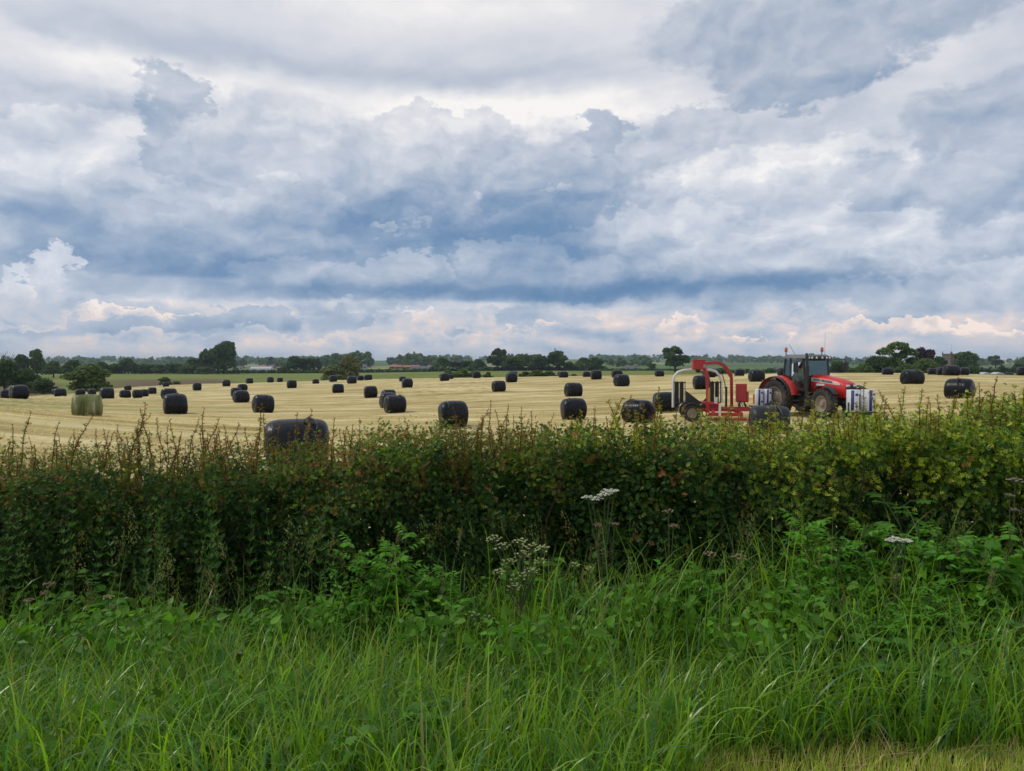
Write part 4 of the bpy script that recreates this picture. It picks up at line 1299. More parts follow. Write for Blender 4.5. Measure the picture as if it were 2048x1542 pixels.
for px, tp in [(22, 842), (35, 815), (12, 880), (60, 880), (100, 832), (120, 862), (141, 815), (118, 900), (165, 880), (160, 905), (205, 858), (232, 848), (240, 845), (255, 815), (262, 798), (180, 905), (275, 830),
               (300, 808), (287, 845), (305, 870), (322, 855), (330, 830), (350, 835), (372, 830), (352, 858), (385, 875), (408, 808), (400, 830), (430, 838), (465, 843), (455, 870), (490, 860), (515, 810), (530, 800), (420, 880), (440, 890),
               (505, 850), (550, 842), (548, 870), (590, 820), (600, 812), (610, 850), (640, 840), (668, 832), (655, 860), (700, 843), (690, 855), (718, 832), (735, 850), (575, 855), (625, 865), (560, 880)]:
    put_shoot(px, tp + 4, RED_S if rr.random() < .75 else OLV_S)
for i in range(72): put_shoot(rr.uniform(-20, 780), rr.uniform(850, 912), RED_S + OLV_S[:4])
for px in range(790, 960, 14): put_shoot(px + rr.uniform(-6, 6), rr.uniform(842, 872), OLV_S + RED_S)
for px, tp in [(915, 812), (940, 808), (955, 830), (985, 800), (965, 835), (1003, 815), (1012, 806), (1038, 812), (1045, 835), (1062, 820), (1068, 838), (1085, 822), (1022, 830), (975, 822), (1100, 850), (1120, 845), (930, 838), (995, 838), (1052, 848)]:
    put_shoot(px, tp, RED_S)
for px, tp in [(1135, 830), (1150, 838), (1165, 820), (1180, 812), (1205, 788), (1222, 800), (1240, 784), (1255, 792), (1268, 815), (1230, 812), (1290, 806), (1308, 800), (1320, 772), (1330, 800), (1350, 815), (1372, 808), (1395, 830), (1410, 812), (1428, 822),
               (1455, 815), (1470, 826), (1492, 806), (1515, 822), (1540, 810), (1560, 800), (1585, 832), (1600, 780), (1612, 805), (1630, 815), (1650, 798), (1668, 820), (1690, 806), (1715, 800), (1732, 762), (1740, 785), (1760, 778), (1775, 795), (1795, 770), (1802, 776), (1820, 788), (1838, 777), (1850, 790), (1868, 800)]:
    put_shoot(px, tp, YEL_S if rr.random() < .72 else RED_S)
for px, tp in [(1880, 785), (1892, 782), (1905, 790), (1925, 770), (1938, 778), (1950, 790), (1968, 766), (1982, 749), (1990, 775), (2003, 782), (2018, 760), (2034, 755), (2044, 780), (1915, 800), (1960, 800), (2000, 805), (2028, 800), (1870, 815)]:
    put_shoot(px, tp, YEL_S + RED_S[:4])
for i in range(44): put_shoot(rr.uniform(1130, 2048), rr.uniform(818, 858), YEL_S + RED_S[:2])
for i in range(14): put_shoot(rr.uniform(900, 1130), rr.uniform(835, 868), RED_S + OLV_S[:2])
for i in range(9): put_shoot(rr.uniform(-350, 0), rr.uniform(830, 890), RED_S); put_shoot(rr.uniform(2050, 2400), rr.uniform(770, 800), YEL_S)

# ================================================================== verge grass
m_grass = leaf_material('grass_blades', .46, .30, .48, tint=False)


def blades(n, x, y, L, w, th0, th1, az, col, seg=6, lift=0.0):
    s = np.linspace(0, 1, seg + 1)
    th = th0[:, None] + th1[:, None] * s[None] ** np.random.default_rng(n).uniform(1.3, 4.2, (n, 1))
    ds = L[:, None] / seg
    h = np.concatenate([np.zeros((n, 1)), np.cumsum(np.sin(th[:, :-1]) * ds, 1)], 1)
    v = np.concatenate([np.zeros((n, 1)), np.cumsum(np.cos(th[:, :-1]) * ds, 1)], 1)
    dx, dy = np.cos(az)[:, None], np.sin(az)[:, None]
    sx, sy = -np.sin(az + .5 * np.sin(az * 7))[:, None], np.cos(az + .5 * np.sin(az * 7))[:, None]
    wd = w[:, None] * (np.clip(1.08 - s ** 2.4, 0, 1) * (.55 + .45 * np.clip(s * 4, 0, 1)))[None] * .5
    z0 = Tz(x, y)[:, None] + lift
    A = np.stack([x[:, None] + dx * h - sx * wd, y[:, None] + dy * h - sy * wd, z0 + v], -1)
    B = np.stack([x[:, None] + dx * h + sx * wd, y[:, None] + dy * h + sy * wd, z0 + v + wd * .3], -1)
    V = np.stack([A, B], 2).reshape(n, -1, 3); k = (seg + 1) * 2
    q = np.array([(2 * i, 2 * i + 1, 2 * i + 3, 2 * i + 2) for i in range(seg)])
    Fs = (q[None] + (np.arange(n) * k)[:, None, None]).reshape(-1, 4)
    return V.reshape(-1, 3), Fs, np.repeat(col, k, 0)


def edge_y(x):
    """where the long grass begins: the mown strip lies in front of it on the right"""
    return 2.15 + 1.06 * sstep(x, .15, 1.1) + .05 * np.sin(x * 9) + .05 * np.sin(x * 23 + 1) + .03 * np.sin(x * 41)


def grass_field(n, Lr, wr, seg, dense_y=1.0):
    x = rng.uniform(-6.4, 6.4, n * 3); y = 2.1 + 3.2 * rng.random(n * 3) ** dense_y
    ok = (y > edge_y(x) + rng.exponential(.05, n * 3)) & (np.abs(x) < .78 * y + 2.2)
    x, y = x[ok][:n], y[ok][:n]; n = len(x)
    # tussocks share a lean and a length
    tx, ty = np.floor(x * 5.0 + .6 * np.sin(y * 4)), np.floor(y * 5.0 + .6 * np.sin(x * 5))
    hsh = np.modf(np.abs(np.sin(tx * 127.1 + ty * 311.7) * 43758.5453))[0]; hs2 = np.modf(hsh * 91.7)[0]; hs3 = np.modf(hsh * 533.3)[0]
    L = rng.uniform(*Lr, n) * (.80 + .38 * hsh) * (1 + .10 * sstep(x, .3, 1.5)) * (1 + (.14 + .66 * sstep(x, -1.8, .4)) * sstep(y, 3.7, 4.8)) * (.80 + .2 * sstep(y - edge_y(x), 0, .5))
    th0 = np.abs(rng.normal(.15, .33, n)); th1 = rng.uniform(.3, 1.2, n) + rng.random(n) ** 1.4 * 1.9
    az = hs2 * 6.28 + rng.uniform(-3, 3, n)
    w = rng.uniform(*wr, n)
    c = np.array([(.120, .250, .015)]) * (1 - hs3[:, None]) + np.array([(.250, .400, .030)]) * hs3[:, None]
    c = c * rng.normal(1, .2, (n, 1)).clip(.5, 1.6) * rng.normal(1, .06, (n, 3))
    blue = rng.random(n) < .18; c[blue] = np.array((.075, .19, .06)) * rng.normal(1, .15, (blue.sum(), 1)).clip(.5, 1.5)
    dry = rng.random(n) < .025; c[dry] = np.array((.30, .25, .11)) * rng.normal(1, .2, (dry.sum(), 1)).clip(.5, 1.5)
    return blades(n, x, y, L, w, th0, th1, az, c.clip(.005, .6), seg)


sets = [grass_field(34000, (.22, .50), (.0048, .0095), 7), grass_field(9500, (.32, .64), (.0075, .0130), 9), grass_field(9000, (.12, .34), (.004, .007), 4)]
off = 0; VV, FF, CC_ = [], [], []
for V, Fs, C in sets: VV.append(V); FF.append(Fs + off); CC_.append(C); off += len(V)
tag(np_obj('long_grass', np.concatenate(VV), [np.concatenate(FF)], m_grass, col=np.concatenate(CC_)), 'tall lush green verge grass in front of the hedge', 'grass', None, 'stuff')
# mown strip, lower right
n = 62000
x = rng.uniform(-.4, 6.0, n); y = rng.uniform(1.9, 3.6, n); ok = (y < edge_y(x) + .10 + rng.normal(0, .05, n)); x, y = x[ok], y[ok]; n = len(x)
c = np.where((rng.random(n) < .28)[:, None], np.array((.64, .55, .22)), np.array((.40, .50, .08))) * rng.normal(1, .22, (n, 1)).clip(.4, 1.5)
V, Fs, C = blades(n, x, y, rng.uniform(.03, .10, n), rng.uniform(.0025, .005, n), np.abs(rng.normal(.15, .3, n)), rng.uniform(0, 1.3, n), rng.uniform(0, 6.28, n), c, 3)
tag(np_obj('mown_grass', V, [Fs], m_grass, col=C), 'short yellowish mown grass strip at the lower right corner', 'grass', None, 'stuff')
n = 700
x = rng.uniform(.2, 4.0, n); y = edge_y(x) + rng.normal(-.02, .12, n)
V, Fs, C = blades(n, x, y, rng.uniform(.08, .30, n), rng.uniform(.0025, .005, n), rng.uniform(.9, 1.5, n), rng.uniform(-.2, .6, n), rng.uniform(0, 6.28, n), np.array([(.42, .31, .14)]) * rng.normal(1, .25, (n, 1)).clip(.4, 1.5), 4, .02)
tag(np_obj('dry_clippings', V, [Fs], m_grass, col=C), 'tan dry grass clippings along the edge of the mown strip', 'grass', None, 'stuff')
# flowering grass stems
n = 210
x = rng.uniform(-4.4, 4.6, n); y = rng.uniform(3.3, 5.15, n); ok = y > edge_y(x) + .2; x, y = x[ok], y[ok]; n = len(x)
L = rng.uniform(.62, 1.02, n); az = rng.uniform(0, 6.28, n); th0 = np.abs(rng.normal(.06, .08, n)); th1 = rng.uniform(.1, .5, n)
cst = np.array([(.16, .19, .06)]) * rng.normal(1, .2, (n, 1)).clip(.5, 1.5)
V, Fs, C = blades(n, x, y, L, np.full(n, .0032), th0, th1, az, cst, 6)
tips = V.reshape(n, -1, 3)[:, -1]; prev = V.reshape(n, -1, 3)[:, -5]
dr = tips - prev; dr /= np.linalg.norm(dr, axis=1, keepdims=True)
m = 46; u = rng.random((n, m)); typ = rng.random(n)
spread = np.where(typ < .5, .007, .03)[:, None, None] * (1 - u)[..., None] ** .6
hl = np.where(typ < .5, .10, .16)[:, None, None]
pos = tips[:, None] - dr[:, None] * hl * .0 + dr[:, None] * (u[..., None] * hl - .02) + rng.normal(size=(n, m, 3)) * spread
pos = pos.reshape(-1, 3)
hc = np.repeat(np.array([(.22, .22, .10)]) * np.where(typ < .3, .75, 1.1)[:, None] * rng.normal(1, .12, (n, 3)), m, 0)
SV = np.array([(-.22, 0, 0), (.22, 0, 0), (0, 0, 1.0), (0, .22, .4)]); SF = np.array([(0, 1, 2), (0, 3, 2)])
Rm = rand_rot(len(pos), np.repeat(dr, m, 0), .75)
V2, F2, C2 = scatter(SV, SF, pos, Rm, rng.uniform(.008, .014, len(pos)), hc)
tri = np.concatenate([Fs[:, [0, 1, 2]], Fs[:, [0, 2, 3]]])
tag(np_obj('flowering_grass', np.concatenate([V, V2]), [np.concatenate([tri, F2 + len(V)])], m_grass, col=np.concatenate([C, C2])), 'thin grass stems with pale seed heads standing above the verge', 'grass', None, 'stuff')
# cut straw and stalks lying on the near field
n = 42000
x = rng.uniform(-26, 30, n); y = 8 + 34 * rng.random(n) ** 1.1
r_ = y + ROWA * x; keep = rng.random(n) < .45 + .55 * (np.sin(r_ * 2 * np.pi / 4.4) > .2)
x, y = x[keep], y[keep]; n = len(x)
V, Fs, C = blades(n, x, y, rng.uniform(.12, .34, n), rng.uniform(.008, .02, n), rng.uniform(.7, 1.5, n), rng.uniform(-.2, .5, n), np.where(rng.random(n) < .7, rng.normal(0, .5, n) + 3.14 * (rng.random(n) < .5), rng.uniform(0, 6.28, n)),
                  np.array([(.60, .47, .21)]) * rng.normal(1, .28, (n, 1)).clip(.3, 1.5), 2, .03)
V[:, 2] += row_relief(V[:, 0], V[:, 1])
tag(np_obj('cut_straw', V, [Fs], m_grass, col=C), 'pale cut stalks lying over the near part of the mown field', 'straw', None, 'stuff')

# ================================================================== wild plants of the verge
HOG_V = np.array([(0, 0, 0), (0, .35, -.04), (0, .65, -.05), (0, 1.0, -.12), (-.20, .12, .02), (-.52, .30, -.03), (-.24, .42, .03), (-.50, .62, -.04), (-.20, .68, .02), (-.26, .90, -.06),
                  (.20, .12, .02), (.52, .30, -.03), (.24, .42, .03), (.50, .62, -.04), (.20, .68, .02), (.26, .90, -.06)])
HOG_F = np.array([(0, 1, 4), (4, 1, 5), (5, 1, 6), (1, 2, 6), (6, 2, 7), (7, 2, 8), (2, 3, 8), (8, 3, 9), (0, 10, 1), (10, 11, 1), (11, 12, 1), (1, 12, 2), (12, 13, 2), (13, 14, 2), (2, 14, 3), (14, 15, 3)])
NET_V = np.array([(0, 0, 0), (0, .4, -.06), (0, .75, -.08), (0, 1.1, -.16), (-.24, .15, .03), (-.30, .38, .02), (-.22, .62, 0), (-.10, .86, -.06), (.24, .15, .03), (.30, .38, .02), (.22, .62, 0), (.10, .86, -.06)])
NET_F = np.array([(0, 1, 4), (4, 1, 5), (1, 2, 5), (5, 2, 6), (2, 3, 6), (6, 3, 7), (0, 8, 1), (8, 9, 1), (1, 9, 2), (9, 10, 2), (2, 10, 3), (10, 11, 3)])
m_weed = leaf_material('weed_leaves', .38, .45, .24, tint=False)


def frame_from(y, up):
    y = y / np.linalg.norm(y, axis=1, keepdims=True); x = np.cross(y, up); x /= np.linalg.norm(x, axis=1, keepdims=True) + 1e-9
    return np.stack([x, y, np.cross(x, y)], -1)


def stem_bits(paths, col, seg=4):
    """thin stems as 4-sided tubes: list of (points, r0, r1)"""
    mb_ = MB()
    for p, r0, r1 in paths:
        mb_.tube(p, [r0 + (r1 - r0) * i / (len(p) - 1) for i in range(len(p))], seg, False)
    V = np.array([tuple(v) for v in mb_.v]); Fs = np.array(mb_.f)
    Fs = np.concatenate([Fs[:, [0, 1, 2]], Fs[:, [0, 2, 3]]])
    return V, Fs, np.tile(np.array(col), (len(V), 1))


def merge(name, parts, m, smooth=False):
    o_ = 0; V, Fs, C = [], [], []
    for v, f, c in parts:
        V.append(v); Fs.append(f + o_); C.append(c); o_ += len(v)
    return np_mesh(name, np.concatenate(V), [np.concatenate(Fs)], m, col=np.concatenate(C), smooth=smooth)


def leafy(seed, kind, n_stem=4, h=1.0):
    """a leafy weed, height 1: returns stem mesh and leaf mesh"""
    r_ = np.random.default_rng(seed); paths, pos, yd, sz, cl = [], [], [], [], []
    for s_ in range(n_stem):
        a = r_.uniform(0, 6.28); bx = np.array([math.cos(a), math.sin(a)]) * r_.uniform(.02, .24); hh = h * (1 if s_ == 0 else r_.uniform(.6, .95)); ln = r_.normal(0, .12, 2)
        p = [Vector((bx[0] + ln[0] * u * u, bx[1] + ln[1] * u * u, u * hh)) for u in np.linspace(0, 1, 5)]
        paths.append((p, .009, .004))
        k = {'nettle': 15, 'hogweed': 8, 'elder': 10}[kind]
        for i in range(k):
            u = .25 + .75 * (i + .5) / k
            q = np.array([bx[0] + ln[0] * u * u, bx[1] + ln[1] * u * u, u * hh])
            if kind == 'hogweed':
                for rep in range(1):
                    a = r_.uniform(0, 6.28); el_ = r_.uniform(.2, .9); L = r_.uniform(.18, .34) * (1.2 - u * .6)
                    d = np.array([math.cos(a) * math.cos(el_), math.sin(a) * math.cos(el_), math.sin(el_)]); e = q + d * L
                    paths.append(([Vector(q), Vector(q + d * L * .55 + np.array([0, 0, .02])), Vector(e)], .0045, .002))
                    for j, (da, ss) in enumerate(((0, 1.0), (1.15, .8), (-1.15, .8))):
                        yy = np.array([math.cos(a + da), math.sin(a + da), r_.uniform(-.25, .25)])
                        pos.append(e - d * (.0 if j == 0 else L * .16)); yd.append(yy); sz.append(r_.uniform(.08, .14) * ss); cl.append(r_.normal(1, .16))
            elif kind == 'nettle':
                for a in (i * 1.57, i * 1.57 + 3.14):
                    a += r_.normal(0, .2); pos.append(q); yd.append(np.array([math.cos(a), math.sin(a), r_.uniform(-.35, .25)])); sz.append(r_.uniform(.055, .10) * (1.25 - .6 * u)); cl.append(r_.normal(1, .16) + .25 * u)
            else:
                for a in (i * 1.57, i * 1.57 + 3.14):
                    a += r_.normal(0, .2); L = r_.uniform(.12, .22) * (1.2 - .5 * u); d = np.array([math.cos(a), math.sin(a), .35]); e = q + d * L
                    paths.append(([Vector(q), Vector(e)], .003, .0015))
                    for j in range(4):
                        for sgn in (-1, 1):
                            yy = np.array([math.cos(a + sgn * 1.1), math.sin(a + sgn * 1.1), r_.uniform(-.3, .1)]); pos.append(q + d * L * (.3 + .22 * j)); yd.append(yy); sz.append(r_.uniform(.04, .065)); cl.append(r_.normal(1, .16) + .2 * u)
                    pos.append(e); yd.append(d); sz.append(r_.uniform(.045, .07)); cl.append(r_.normal(1.1, .16))
    pos, yd, sz, cl = map(np.array, (pos, yd, sz, cl)); m = len(pos)
    up_ = np.tile([0, 0, 1.0], (m, 1)) + r_.normal(0, .3, (m, 3))
    base = {'nettle': (.078, .22, .020), 'hogweed': (.080, .21, .024), 'elder': (.10, .26, .024)}[kind]
    col = np.array(base)[None] * cl[:, None].clip(.5, 1.8) * r_.normal(1, .06, (m, 3))
    Tv, Tf = (HOG_V, HOG_F) if kind == 'hogweed' else (NET_V, NET_F)
    return merge('stem', [stem_bits(paths, (.09, .14, .04))], m_weed), merge('leaves', [scatter(Tv, Tf, pos, frame_from(yd, up_), sz, col)], m_weed)


LEAFY = {k: [leafy(s, k, ns) for s in (1, 2, 3)] for k, ns in (('nettle', 11), ('hogweed', 8), ('elder', 11))}


def weed(kind, px, top, y, label, wid=1.0, name=None):
    x = (px - 1024) / F * y; zb_ = float(Tz(x, y)); h = EYE - (top - 725) / F * y - zb_
    st_, lf = LEAFY[kind][int(px) % 3]
    o = empty(name or {'nettle': 'nettle', 'hogweed': 'hogweed_plant', 'elder': 'leafy_weed'}[kind], (x, y, zb_), px * .37); s_ = max(.62, h)
    o.scale = (s_ * wid, s_ * wid, h)
    tag(o, label, 'wild plant', 'leafy weeds in the verge')
    link(bpy.data.objects.new('stem', st_), o); link(bpy.data.objects.new('leaves', lf), o)


weed('elder', 782, 1066, 4.80, 'tallest leafy weed left of centre, standing up against the dark hedge', .8)
weed('nettle', 655, 1148, 4.65, 'bright green leafy weed left of the tallest one at centre left')
weed('nettle', 712, 1160, 4.55, 'bushy nettle directly left below the tallest leafy weed')
weed('hogweed', 560, 1180, 4.75, 'low hogweed leaves half left, at the foot of the hedge')
weed('elder', 868, 1130, 4.85, 'leafy weed between the tall one and the faded cow parsley')
weed('nettle', 800, 1190, 4.45, 'nettle in the grass below the tallest leafy weed')
weed('hogweed', 165, 1172, 4.75, 'hogweed leaves at far left between the two brownish flower heads')
weed('elder', 1640, 1036, 4.85, 'tall leafy weed at right rising highest against the hedge', .85)
weed('nettle', 1585, 1078, 4.75, 'leafy weed just left of the highest one at right')
weed('nettle', 1700, 1090, 4.70, 'leafy weed just right of the highest one at right')
weed('hogweed', 1845, 1026, 4.90, 'hogweed leaves held high, right of the small white flower head at right')
weed('elder', 1985, 1062, 4.75, 'leafy weed near the right edge below the budding stem')
weed('hogweed', 1925, 1100, 4.60, 'hogweed leaves in grass left of the leafy weed at the right edge')
weed('hogweed', 1775, 1318, 3.75, 'big broad dark hogweed leaves in the lower right grass', 1.15)
weed('hogweed', 1695, 1392, 3.62, 'jagged hogweed leaves just left below the big broad ones lower right')
weed('elder', 1770, 1215, 4.20, 'light green leafy weed above the big broad hogweed leaves')
weed('hogweed', 2040, 1232, 4.05, 'pale hogweed leaf clump cut by the right edge')
weed('hogweed', 345, 1470, 2.95, 'broad serrated leaves low in the bottom left grass')
weed('hogweed', 800, 1405, 3.20, 'lobed leaves low in the grass at bottom centre left')
weed('nettle', 1330, 1130, 4.80, 'leafy weed right of the tall white umbel')
weed('nettle', 1450, 1150, 4.70, 'leafy weed below the pair of pinkish flower heads')
weed('elder', 1260, 1180, 4.60, 'leafy weed in front of the tall white umbel stem')
weed('nettle', 440, 1215, 4.60, 'nettle in the left grass below the hedge')
weed('nettle', 2100, 1090, 4.70, 'nettle just beyond the right edge of the verge')

weed('elder', 1610, 1165, 4.40, 'leafy weed below the highest leafy weed at right, set in the grass')
weed('nettle', 1690, 1190, 4.25, 'nettle in the grass halfway down to the big broad hogweed leaves')
weed('elder', 1840, 1180, 4.30, 'leafy weed in the grass right of the light green one at right')
weed('hogweed', 1840, 1300, 3.80, 'hogweed leaves just right of the big broad ones lower right')
weed('elder', 1560, 1270, 3.95, 'leafy weed in the grass left of the big broad hogweed leaves')
weed('nettle', 1960, 1190, 4.20, 'nettle in the right grass left of the clump cut by the edge')
weed('nettle', 950, 1150, 4.75, 'nettle just left of the wide cow parsley')
weed('nettle', 1100, 1150, 4.70, 'nettle between the wide cow parsley and the tall white umbel stem')
weed('hogweed', 1170, 1165, 4.75, 'hogweed leaves at the foot of the tall white umbel')
weed('elder', 1395, 1120, 4.80, 'leafy weed left of the pair of drooping pinkish umbels')
weed('nettle', 1540, 1110, 4.72, 'nettle halfway between the drooping umbels and the highest leafy weed')
weed('nettle', 1760, 1105, 4.65, 'nettle left below the low white umbel at right')
weed('elder', 1880, 1075, 4.72, 'leafy weed right of the low white umbel')
weed('nettle', 610, 1165, 4.75, 'nettle at the left end of the bright leafy patch left of centre')
weed('nettle', 30, 1215, 4.60, 'nettle at the far left edge below the pinkish umbels')
weed('nettle', 300, 1200, 4.70, 'nettle at left between the half opened umbel and the grass stems')

# small broad leaves tangled through the grass
def leaf_litter(n, xr, yr, zr, Tv, Tf, szr, base, nm_, label, patchy=.25):
    x = rng.uniform(*xr, n); y = rng.uniform(*yr, n)
    k = np.sin(x * 2.7 + 1.3) * np.sin(y * 3.9 + x) + .6 * np.sin(x * 6.1 - y * 5)
    ok = (k > patchy) & (y > edge_y(x) + .12) & (np.abs(x) < .78 * y + 2.2); x, y = x[ok], y[ok]; m_ = len(x)
    top = (zr[0] + (zr[1] - zr[0]) * rng.random(m_) ** .7) * (1 + .40 * sstep(y, 3.8, 4.8) * sstep(x, -1.4, .3))
    P = np.stack([x, y, Tz(x, y) + top], -1)
    N = np.stack([rng.normal(0, .4, m_), rng.normal(-.4, .3, m_), np.ones(m_)], -1); N /= np.linalg.norm(N, axis=1, keepdims=True)
    c_ = np.array([base]) * rng.normal(1, .22, (m_, 1)).clip(.45, 1.7) * rng.normal(1, .07, (m_, 3))
    V, Fs, C = scatter(Tv, Tf, P, rand_rot(m_, N, .55), rng.uniform(*szr, m_), c_)
    tag(np_obj(nm_, V, [Fs], m_weed, col=C), label, 'undergrowth', None, 'stuff')
leaf_litter(19000, (-6.2, 6.2), (3.5, 5.2), (.16, .58), NET_V, NET_F, (.035, .075), (.100, .235, .018), 'nettle_undergrowth', 'patches of small toothed leaves tangled through the back of the verge grass')
leaf_litter(9000, (-6.2, 6.2), (2.4, 4.6), (.10, .36), HOG_V, HOG_F, (.03, .06), (.088, .20, .020), 'lobed_undergrowth', 'small lobed leaves scattered low in the verge grass', .45)

PET_V = np.array([(-.5, -.4, 0), (.5, -.4, 0), (.6, .3, .05), (0, .65, .1), (-.6, .3, .05)]); PET_F = np.array([(0, 1, 2), (0, 2, 3), (0, 3, 4)])
m_petal = leaf_material('petals', .25, .6, .2, tint=False)


def umbel_plant(name, px, top, y, heads, label, petal, wid=.09, rays=18, dens=15, dome=.25, psz=.0075, leafs=True):
    """umbellifer: heads is a list of (dx, dz below the top) for each flower head"""
    r_ = np.random.default_rng(int(px)); x = (px - 1024) / F * y; zb_ = float(Tz(x, y)); H_ = EYE - (top - 725) / F * y - zb_
    o = empty(name, (x, y, zb_), 0); tag(o, label, 'wild flower', 'umbel flowers in the verge')
    paths = []
    fork = H_ * .55
    paths.append(([Vector((0, 0, 0)), Vector((.01, 0, fork * .5)), Vector((0, 0, fork))], .0085, .006))
    for dx, dz, rad in heads:
        dy = r_.uniform(-.05, .05)
        c = Vector((dx, dy, H_ - dz)); nb = c - Vector((0, 0, rad * .75))
        paths.append(([Vector((0, 0, fork)), Vector((dx * .55, dy * .5, fork + (nb.z - fork) * .55)), nb], .005, .0032))
        pos, nrm, rp = [], [], []
        for i in range(rays):
            rr_ = rad * math.sqrt((i + .5) / rays); a = i * 2.4
            e = c + Vector((rr_ * math.cos(a), rr_ * math.sin(a), -dome * rr_ * rr_ / rad + r_.uniform(-.006, .006)))
            rp.append(([nb, nb.lerp(e, .6) + Vector((0, 0, -.006)), e - Vector((0, 0, .006))], .0014, .0009))
            for j in range(dens):
                q = r_.normal(size=3); q[2] = abs(q[2]); q /= np.linalg.norm(q)
                pos.append(np.array(e) + q * np.array([1, 1, .45]) * rad * .16 * r_.random() ** .4); nrm.append(q + np.array([0, 0, .7]))
        pos, nrm = np.array(pos), np.array(nrm); nrm /= np.linalg.norm(nrm, axis=1, keepdims=True)
        col = np.array(petal)[None] * r_.normal(1, .12, (len(pos), 1)).clip(.5, 1.3)
        hd = link(bpy.data.objects.new('flower_head', merge('flower_head', [scatter(PET_V, PET_F, pos, rand_rot(len(pos), nrm, .7), np.full(len(pos), psz) * r_.uniform(.7, 1.3, len(pos)), col)], m_petal)), o)
        link(bpy.data.objects.new('rays', merge('rays', [stem_bits(rp, (.12, .17, .06))], m_weed)), hd)
    link(bpy.data.objects.new('stem', merge('stem', [stem_bits(paths, (.11, .15, .06), 6)], m_weed)), o)
    if leafs:
        st_, lf = LEAFY['hogweed'][int(px) % 3]
        l_ = link(bpy.data.objects.new('leaves', lf), o); l_.scale = (.55, .55, H_ * .5)


WHT, PNK, CRM = (.62, .62, .56), (.33, .24, .18), (.46, .47, .24)
umbel_plant('hogweed_flower', 1205, 983, 4.95, [(.055, .0, .055), (.02, .015, .05), (-.06, .04, .07), (.09, .005, .03), (-.10, .03, .03)], 'tall umbel with flat white flower heads against the hedge, right of centre', WHT, dome=.1)
umbel_plant('hogweed_flower', 1222, 1045, 4.93, [(.02, 0, .035), (-.09, .01, .03)], 'faded brownish umbel just below the tall white one', PNK, rays=12)
umbel_plant('hogweed_flower', 1342, 1024, 4.95, [(.0, 0, .04), (.02, .09, .03)], 'small pinkish umbel on a stout stem right of the tall white one', PNK, rays=12)
umbel_plant('hogweed_flower', 1800, 1078, 4.40, [(.0, .0, .05), (.055, .012, .04), (-.04, .008, .03)], 'low white umbel at right above the grass', WHT, dome=.3)
umbel_plant('hogweed_flower', 2030, 958, 4.95, [(.01, 0, .05), (-.05, .10, .03), (.0, .20, .03)], 'stout budding umbel stem at the right edge', (.30, .25, .20), rays=12)
umbel_plant('hogweed_flower', 84, 1172, 4.70, [(.0, 0, .04), (-.03, .06, .03)], 'pinkish brown umbel at far left, taller of two', PNK, rays=12)
umbel_plant('hogweed_flower', 42, 1206, 4.65, [(.0, 0, .035)], 'pinkish brown umbel at far left, shorter of two', PNK, rays=12)
umbel_plant('hogweed_flower', 205, 1200, 4.62, [(-.01, 0, .035)], 'half opened cream umbel with a bulging bud at left', (.45, .38, .22), rays=10)
umbel_plant('hogweed_flower', 1422, 1106, 4.75, [(.0, 0, .045)], 'left one of two drooping pinkish umbels in the grass right of centre', PNK, rays=12)
umbel_plant('hogweed_flower', 1482, 1112, 4.72, [(.0, 0, .05)], 'right one of two drooping pinkish umbels in the grass right of centre', PNK, rays=12)
umbel_plant('cow_parsley', 1040, 1076, 4.30, [(-.15, .0, .05), (-.10, .04, .05), (.0, .02, .05), (.07, .03, .06), (.13, .04, .05), (.02, .09, .06), (-.06, .14, .05), (-.12, .19, .04), (.07, .17, .05), (.0, .21, .06), (.12, .12, .04), (-.03, .27, .05)],
            'wide cow parsley going over, cream seed heads in front of the hedge at centre', CRM, rays=13, dens=7, psz=.0065, dome=.5)
umbel_plant('cow_parsley', 960, 1225, 4.45, [(-.05, 0, .05), (.04, .03, .05), (.0, .08, .05)], 'small cow parsley low in the grass below the wide one', CRM, rays=12, dens=6, psz=.006, dome=.5)
umbel_plant('cow_parsley', 1150, 1128, 4.80, [(.0, 0, .04), (.10, .03, .03)], 'slender cow parsley between the wide one and the tall white umbel', CRM, rays=12, dens=7, psz=.006, dome=.5)


# --- cleavers climbing in front of the hedge
def cleaver(seed):
    r_ = np.random.default_rng(seed); s = np.linspace(0, 1, 8); ln = r_.normal(0, .10, 2)
    pts = [Vector((ln[0] * u * u + .02 * math.sin(u * 7), ln[1] * u, u)) for u in s]
    pos, yd, sz = [], [], []
    k = 11
    for i in range(k):
        u = .22 + .78 * (i + .5) / k; q = np.array([ln[0] * u * u + .02 * math.sin(u * 7), ln[1] * u, u])
        for j in range(7):
            a = j * .9 + i * .4; el_ = r_.uniform(.25, .8) + .25 * u; pos.append(q); yd.append(np.array([math.cos(a) * math.cos(el_), math.sin(a) * math.cos(el_), math.sin(el_)])); sz.append(r_.uniform(.045, .065) * (1.15 - .4 * u))
    pos, yd, sz = map(np.array, (pos, yd, sz)); m = len(pos)
    Tv = np.array([(-.03, 0, 0), (.03, 0, 0), (.085, .6, 0), (-.085, .6, 0), (0, 1, 0)]); Tf = np.array([(0, 1, 2), (0, 2, 3), (3, 2, 4)])
    col = np.array([(.075, .18, .035)]) * r_.normal(1, .18, (m, 1)).clip(.5, 1.6)
    return merge('stem', [stem_bits([(pts, .0028, .0018)], (.075, .11, .035))], m_weed), merge('leaf_whorls', [scatter(Tv, Tf, pos, frame_from(yd, np.tile([0, -.4, 1.0], (m, 1))), sz, col)], m_weed)


